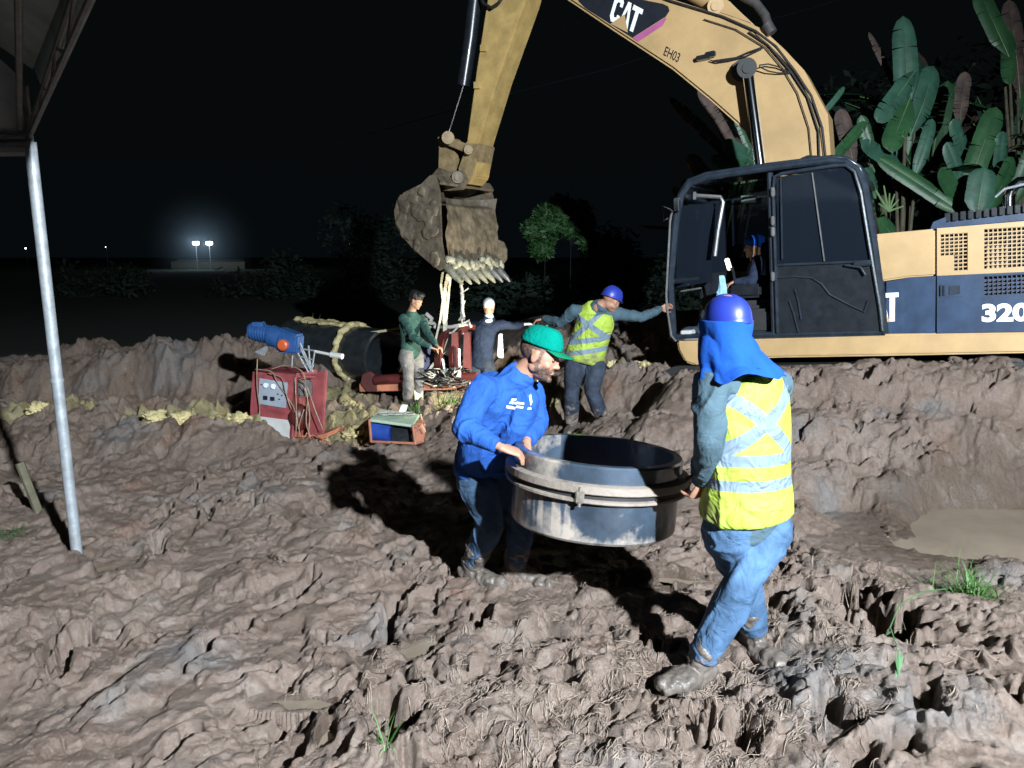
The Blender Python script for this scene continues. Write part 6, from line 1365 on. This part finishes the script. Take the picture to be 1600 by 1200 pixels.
plant('banana plant with dry drooping leaves below the boom', base_at(1120, 320, 12.5), [((1150, 255), (1045, 152), 12.5, 12.2, 22, 'leaf_dry', 7), ((1145, 235), (1090, 138), 12.6, 12.4, 18, 'leaf_dry', 8), ((1170, 248), (1128, 222), 12.5, 12.2, 24, 'leaf_pale', 3), ((1120, 300), (1075, 242), 12.5, 12.3, 26, 'leaf_dry', 6), ((1160, 262), (1110, 248), 12.4, 12.2, 20, 'leaf', 4), ((1100, 300), (1063, 285), 12.4, 12.2, 18, 'leaf_dry', 5), ((1182, 250), (1150, 170), 12.8, 12.8, 22, 'leaf', 5)])
q = MB(); c = P(1388, 330, 11.6)
for tx, ty in ((1360, 284), (1381, 290), (1390, 302), (1398, 303), (1404, 312), (1373, 318), (1412, 322)): T_ = P(tx, ty, 11.5); q.tube([c, T_], [.018, .010], 5)
own(q, 'fan_frond', M['midrib'], 'small spiky fan of pale leaf stalks just right of the cab', 'frond')
def wild(label, px, D, n, z0, Lr, seed, hs=3.0, mset=('leaf', 'leaf', 'leaf_pale', 'leaf_dry')):
    r_ = random.Random(seed); c = P(px, 400, D); b = V(c.x, D, z0); rt = root('banana_plant', b, label, 'banana plant', 'banana plants behind the excavator'); rib = MB()
    q = MB(); q.tube([b, b + V(0, 0, hs * .5), b + V(.05, 0, hs)], [.15, .12, .07], 12); q.build('stem', M['trunk'], rt)
    for k in range(n):
        a = 2 * pi * k / n + r_.uniform(-.4, .4); el = r_.uniform(.35, 1.35); d = V(cos(a) * cos(el), sin(a) * cos(el), sin(el)); L_ = r_.uniform(*Lr); s0 = b + V(0, 0, hs * r_.uniform(.6, 1.0)) + d * .2
        q = MB(); leaf_mesh(q, s0, s0 + d * L_ + V(0, 0, -.25 * L_ * cos(el)), r_.uniform(.36, .56), V(-d.z * cos(a), -d.z * sin(a), cos(el)), r_.uniform(.08, .2), r_.randint(4, 9), seed * 31 + k, rib, .2); q.build('leaf', M[r_.choice(mset)], rt, recalc=False, ang=None)
    rib.build('midrib', M['midrib'], rt)
wild('banana plant hidden deepest behind the tall upright leaf', 1440, 14.6, 14, .6, (1.6, 2.5), 3, 3.4)
wild('banana plant filling the dark behind the engine hood', 1560, 14.0, 12, .6, (1.5, 2.3), 5)
wild('banana plant just right of the cab roof corner', 1375, 13.4, 10, .3, (1.2, 1.8), 8)
wild('banana plant seen below the boom, left of the lift cylinder', 1130, 14.0, 10, .2, (1.2, 1.8), 12, 2.6, ('leaf', 'leaf_dry', 'leaf_dry'))
wild('banana plant at the right edge above the exhaust pipe', 1640, 13.5, 11, 1.2, (1.5, 2.3), 15)
# leafy trees / shrubs in the dark
def tree(label, px, py, D, w, h, n, ls, m='shrub', group=None, name='tree', cat='tree', z0=0., lobes=7, seed=1):
    r_ = random.Random(seed); top = P(px, py, D); rt = root(name, (top.x, D, z0), label, cat, group); q = MB(); cen = []
    H = top.z - z0; cz = top.z - h / 2
    for k in range(lobes): a = r_.uniform(0, 2 * pi); rr = r_.uniform(.1, .42) * w; cen.append((V(top.x + rr * cos(a), D + rr * sin(a) * .8, cz + r_.uniform(-.34, .34) * h), r_.uniform(.18, .30) * (w + h) / 2))
    for _ in range(n):
        c, R_ = r_.choice(cen); dv = V(r_.gauss(0, 1), r_.gauss(0, 1), r_.gauss(0, 1)).normalized(); p = c + dv * R_ * r_.uniform(.55, 1.05); a = V(r_.gauss(0, 1), r_.gauss(0, 1), r_.gauss(0, .6)).normalized(); b = a.cross(dv + V(.01, .3, .1)).normalized(); s_ = ls * r_.uniform(.6, 1.3)
        q.add([p - a * s_, p + b * s_ * .4, p + a * s_, p - b * s_ * .4], [(0, 1, 2, 3)])
    q.build('crown', M[m], rt, smooth=False, recalc=False)
    q = MB(); b0_ = V(top.x, D, z0 - .2); q.tube([b0_, b0_.lerp(V(top.x, D, cz), .6), V(top.x, D, cz)], [.02, .015, .01], 6)
    for c, R_ in cen: q.tube([b0_.lerp(V(top.x, D, cz), .8), c], [.015, .006], 6)
    q.build('trunk', M['decal_black'], rt); return rt
GR = 'dark trees and shrubs behind the pit'
tree('green shrub lit in the dark above the bent man, taller right half', 893, 290, 20, 1.15, 1.75, 4200, .09, group=GR, name='shrub', cat='shrub', z0=0, seed=2, lobes=8)
tree('green shrub lit in the dark, lower left half of the lit pair', 852, 322, 20, 1.1, 1.25, 3400, .09, group=GR, name='shrub', cat='shrub', z0=0, seed=3, lobes=6)
for i, (px, py, D, w, h, lb) in enumerate(((600, 330, 34, 5, 4.2, 'dim tree behind the bucket, just left of it'), (420, 400, 36, 6, 3.0, 'dim low tree right of the distant lamps'), (760, 430, 26, 4, 2.2, 'dim shrub behind the hanging rope'), (1000, 360, 25, 4, 3.6, 'dim tree left of the excavator cab'), (180, 430, 38, 7, 2.2, 'dim shrub below and left of the distant lamps'), (1450, 60, 20, 4.5, 5.5, 'dark tree behind the banana plants'), (1250, 120, 22, 3.5, 4.0, 'dark tree inside the curve of the boom'))):
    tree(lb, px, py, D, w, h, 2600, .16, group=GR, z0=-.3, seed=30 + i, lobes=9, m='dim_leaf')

# ================================================================== DISTANT LAMPS AND BUILDING
def pl_lamp(px, py, D, label, pw, rad=.35):
    c = P(px, py, D); rt = root('floodlight_mast', (c.x, c.y, -.1), label, 'floodlight mast', 'distant floodlights')
    q = MB(); q.tube([V(c.x, c.y, -.1), V(c.x, c.y, c.z)], .05, 8); q.build('mast', M['steel'], rt)
    q = MB(); q.bbox(c, (rad * 2.4, .3, rad * 1.3), .05); q.build('lamp_head', emat('lit_floodlight', (.75, .9, 1), 14), rt)
    l = bpy.data.lights.new('mast_light', 'POINT'); l.energy = pw; l.color = (.7, .88, 1); l.shadow_soft_size = .5; o = bpy.data.objects.new('mast_light', l); COL.objects.link(o); o.location = c + V(0, -1.2, .0)
pl_lamp(306, 380, 110, 'left one of the two distant lit floodlight masts', 500)
pl_lamp(327, 380, 110, 'right one of the two distant lit floodlight masts', 500)
for px, py, lb, k in ((40, 388, 'tiny distant white lamp at the far left', .14), (165, 386, 'tiny dim lamp left of the distant floodlights', .07), (547, 381, 'tiny dim lamp right of the distant floodlights', .07)):
    c = P(px, py, 140); rt = root('far_lamp', c, lb, 'lamp'); q = MB(); q.ell(c, (k, k, k), None, 10, 8); q.build('bulb', emat('far_lamp_glow', (.8, .9, 1), 7), rt); q = MB(); q.tube([V(c.x, c.y + .2, -.1), V(c.x, c.y + .2, c.z)], .02, 6); q.build('post', M['steel'], rt)
bd = root('far_building', V(P(335, 400, 118).x, 118, -.1), 'low dim building lit by the distant floodlights', 'building')
q = MB(); q.bbox(V(P(330, 400, 118).x, 118, .45), (11, 3, 1.1), .05); q.build('wall', M['trunk'], bd); q = MB(); q.prism([V(P(330, 400, 118).x - 4.9, 116.3, 1.0), V(P(330, 400, 118).x + 4.9, 116.3, 1.0), V(P(330, 400, 118).x + 4.9, 118, 1.3), V(P(330, 400, 118).x - 4.9, 118, 1.3)], V(0, 2.4, -.2)); q.build('roof', M['steel'], bd)
for a, b, lb in (((820, 140), (1100, 60), 'lower dark power line crossing the night sky left of the boom'), ((860, 60), (1000, -30), 'upper dark power line crossing the night sky near the boom tip')):
    A_, B2 = P(*a, 22), P(*b, 20); dd = (B2 - A_); q = MB(); q.tube([A_ - dd * 1.5, A_, A_.lerp(B2, .5) - V(0, 0, .08), B2, B2 + dd * 1.5], .009, 5); own(q, 'power_line', M['decal_black'], lb, 'power line')
# ball of haze added to make the glow round the distant floodlights
q = MB(); q.ell(P(317, 381, 108), (12, 12, 9), None, 32, 20)
glow_mist = q.build('glow_mist', None or M['white'], None, ang=None); mm = bpy.data.materials.new('glow_mist_volume'); mm.use_nodes = True; n = mm.node_tree.nodes; n.remove(n['Principled BSDF']); pv = n.new('ShaderNodeVolumePrincipled'); pv.inputs['Density'].default_value = .010; tcm = n.new('ShaderNodeTexCoord'); vl = n.new('ShaderNodeVectorMath'); vl.operation = 'DISTANCE'; vl.inputs[1].default_value = tuple(P(317, 381, 108)); mm.node_tree.links.new(tcm.outputs['Object'], vl.inputs[0]); mr = n.new('ShaderNodeMapRange'); mr.interpolation_type = 'SMOOTHERSTEP'; mr.inputs[1].default_value = 0; mr.inputs[2].default_value = 9.; mr.inputs[3].default_value = .012; mr.inputs[4].default_value = 0; mm.node_tree.links.new(vl.outputs['Value'], mr.inputs[0]); mm.node_tree.links.new(mr.outputs[0], pv.inputs['Density']); pv.inputs['Color'].default_value = (.7, .85, 1, 1); mm.node_tree.links.new(pv.outputs[0], n['Material Output'].inputs['Volume']); glow_mist.data.materials.clear(); glow_mist.data.materials.append(mm); glow_mist['kind'] = 'stuff'
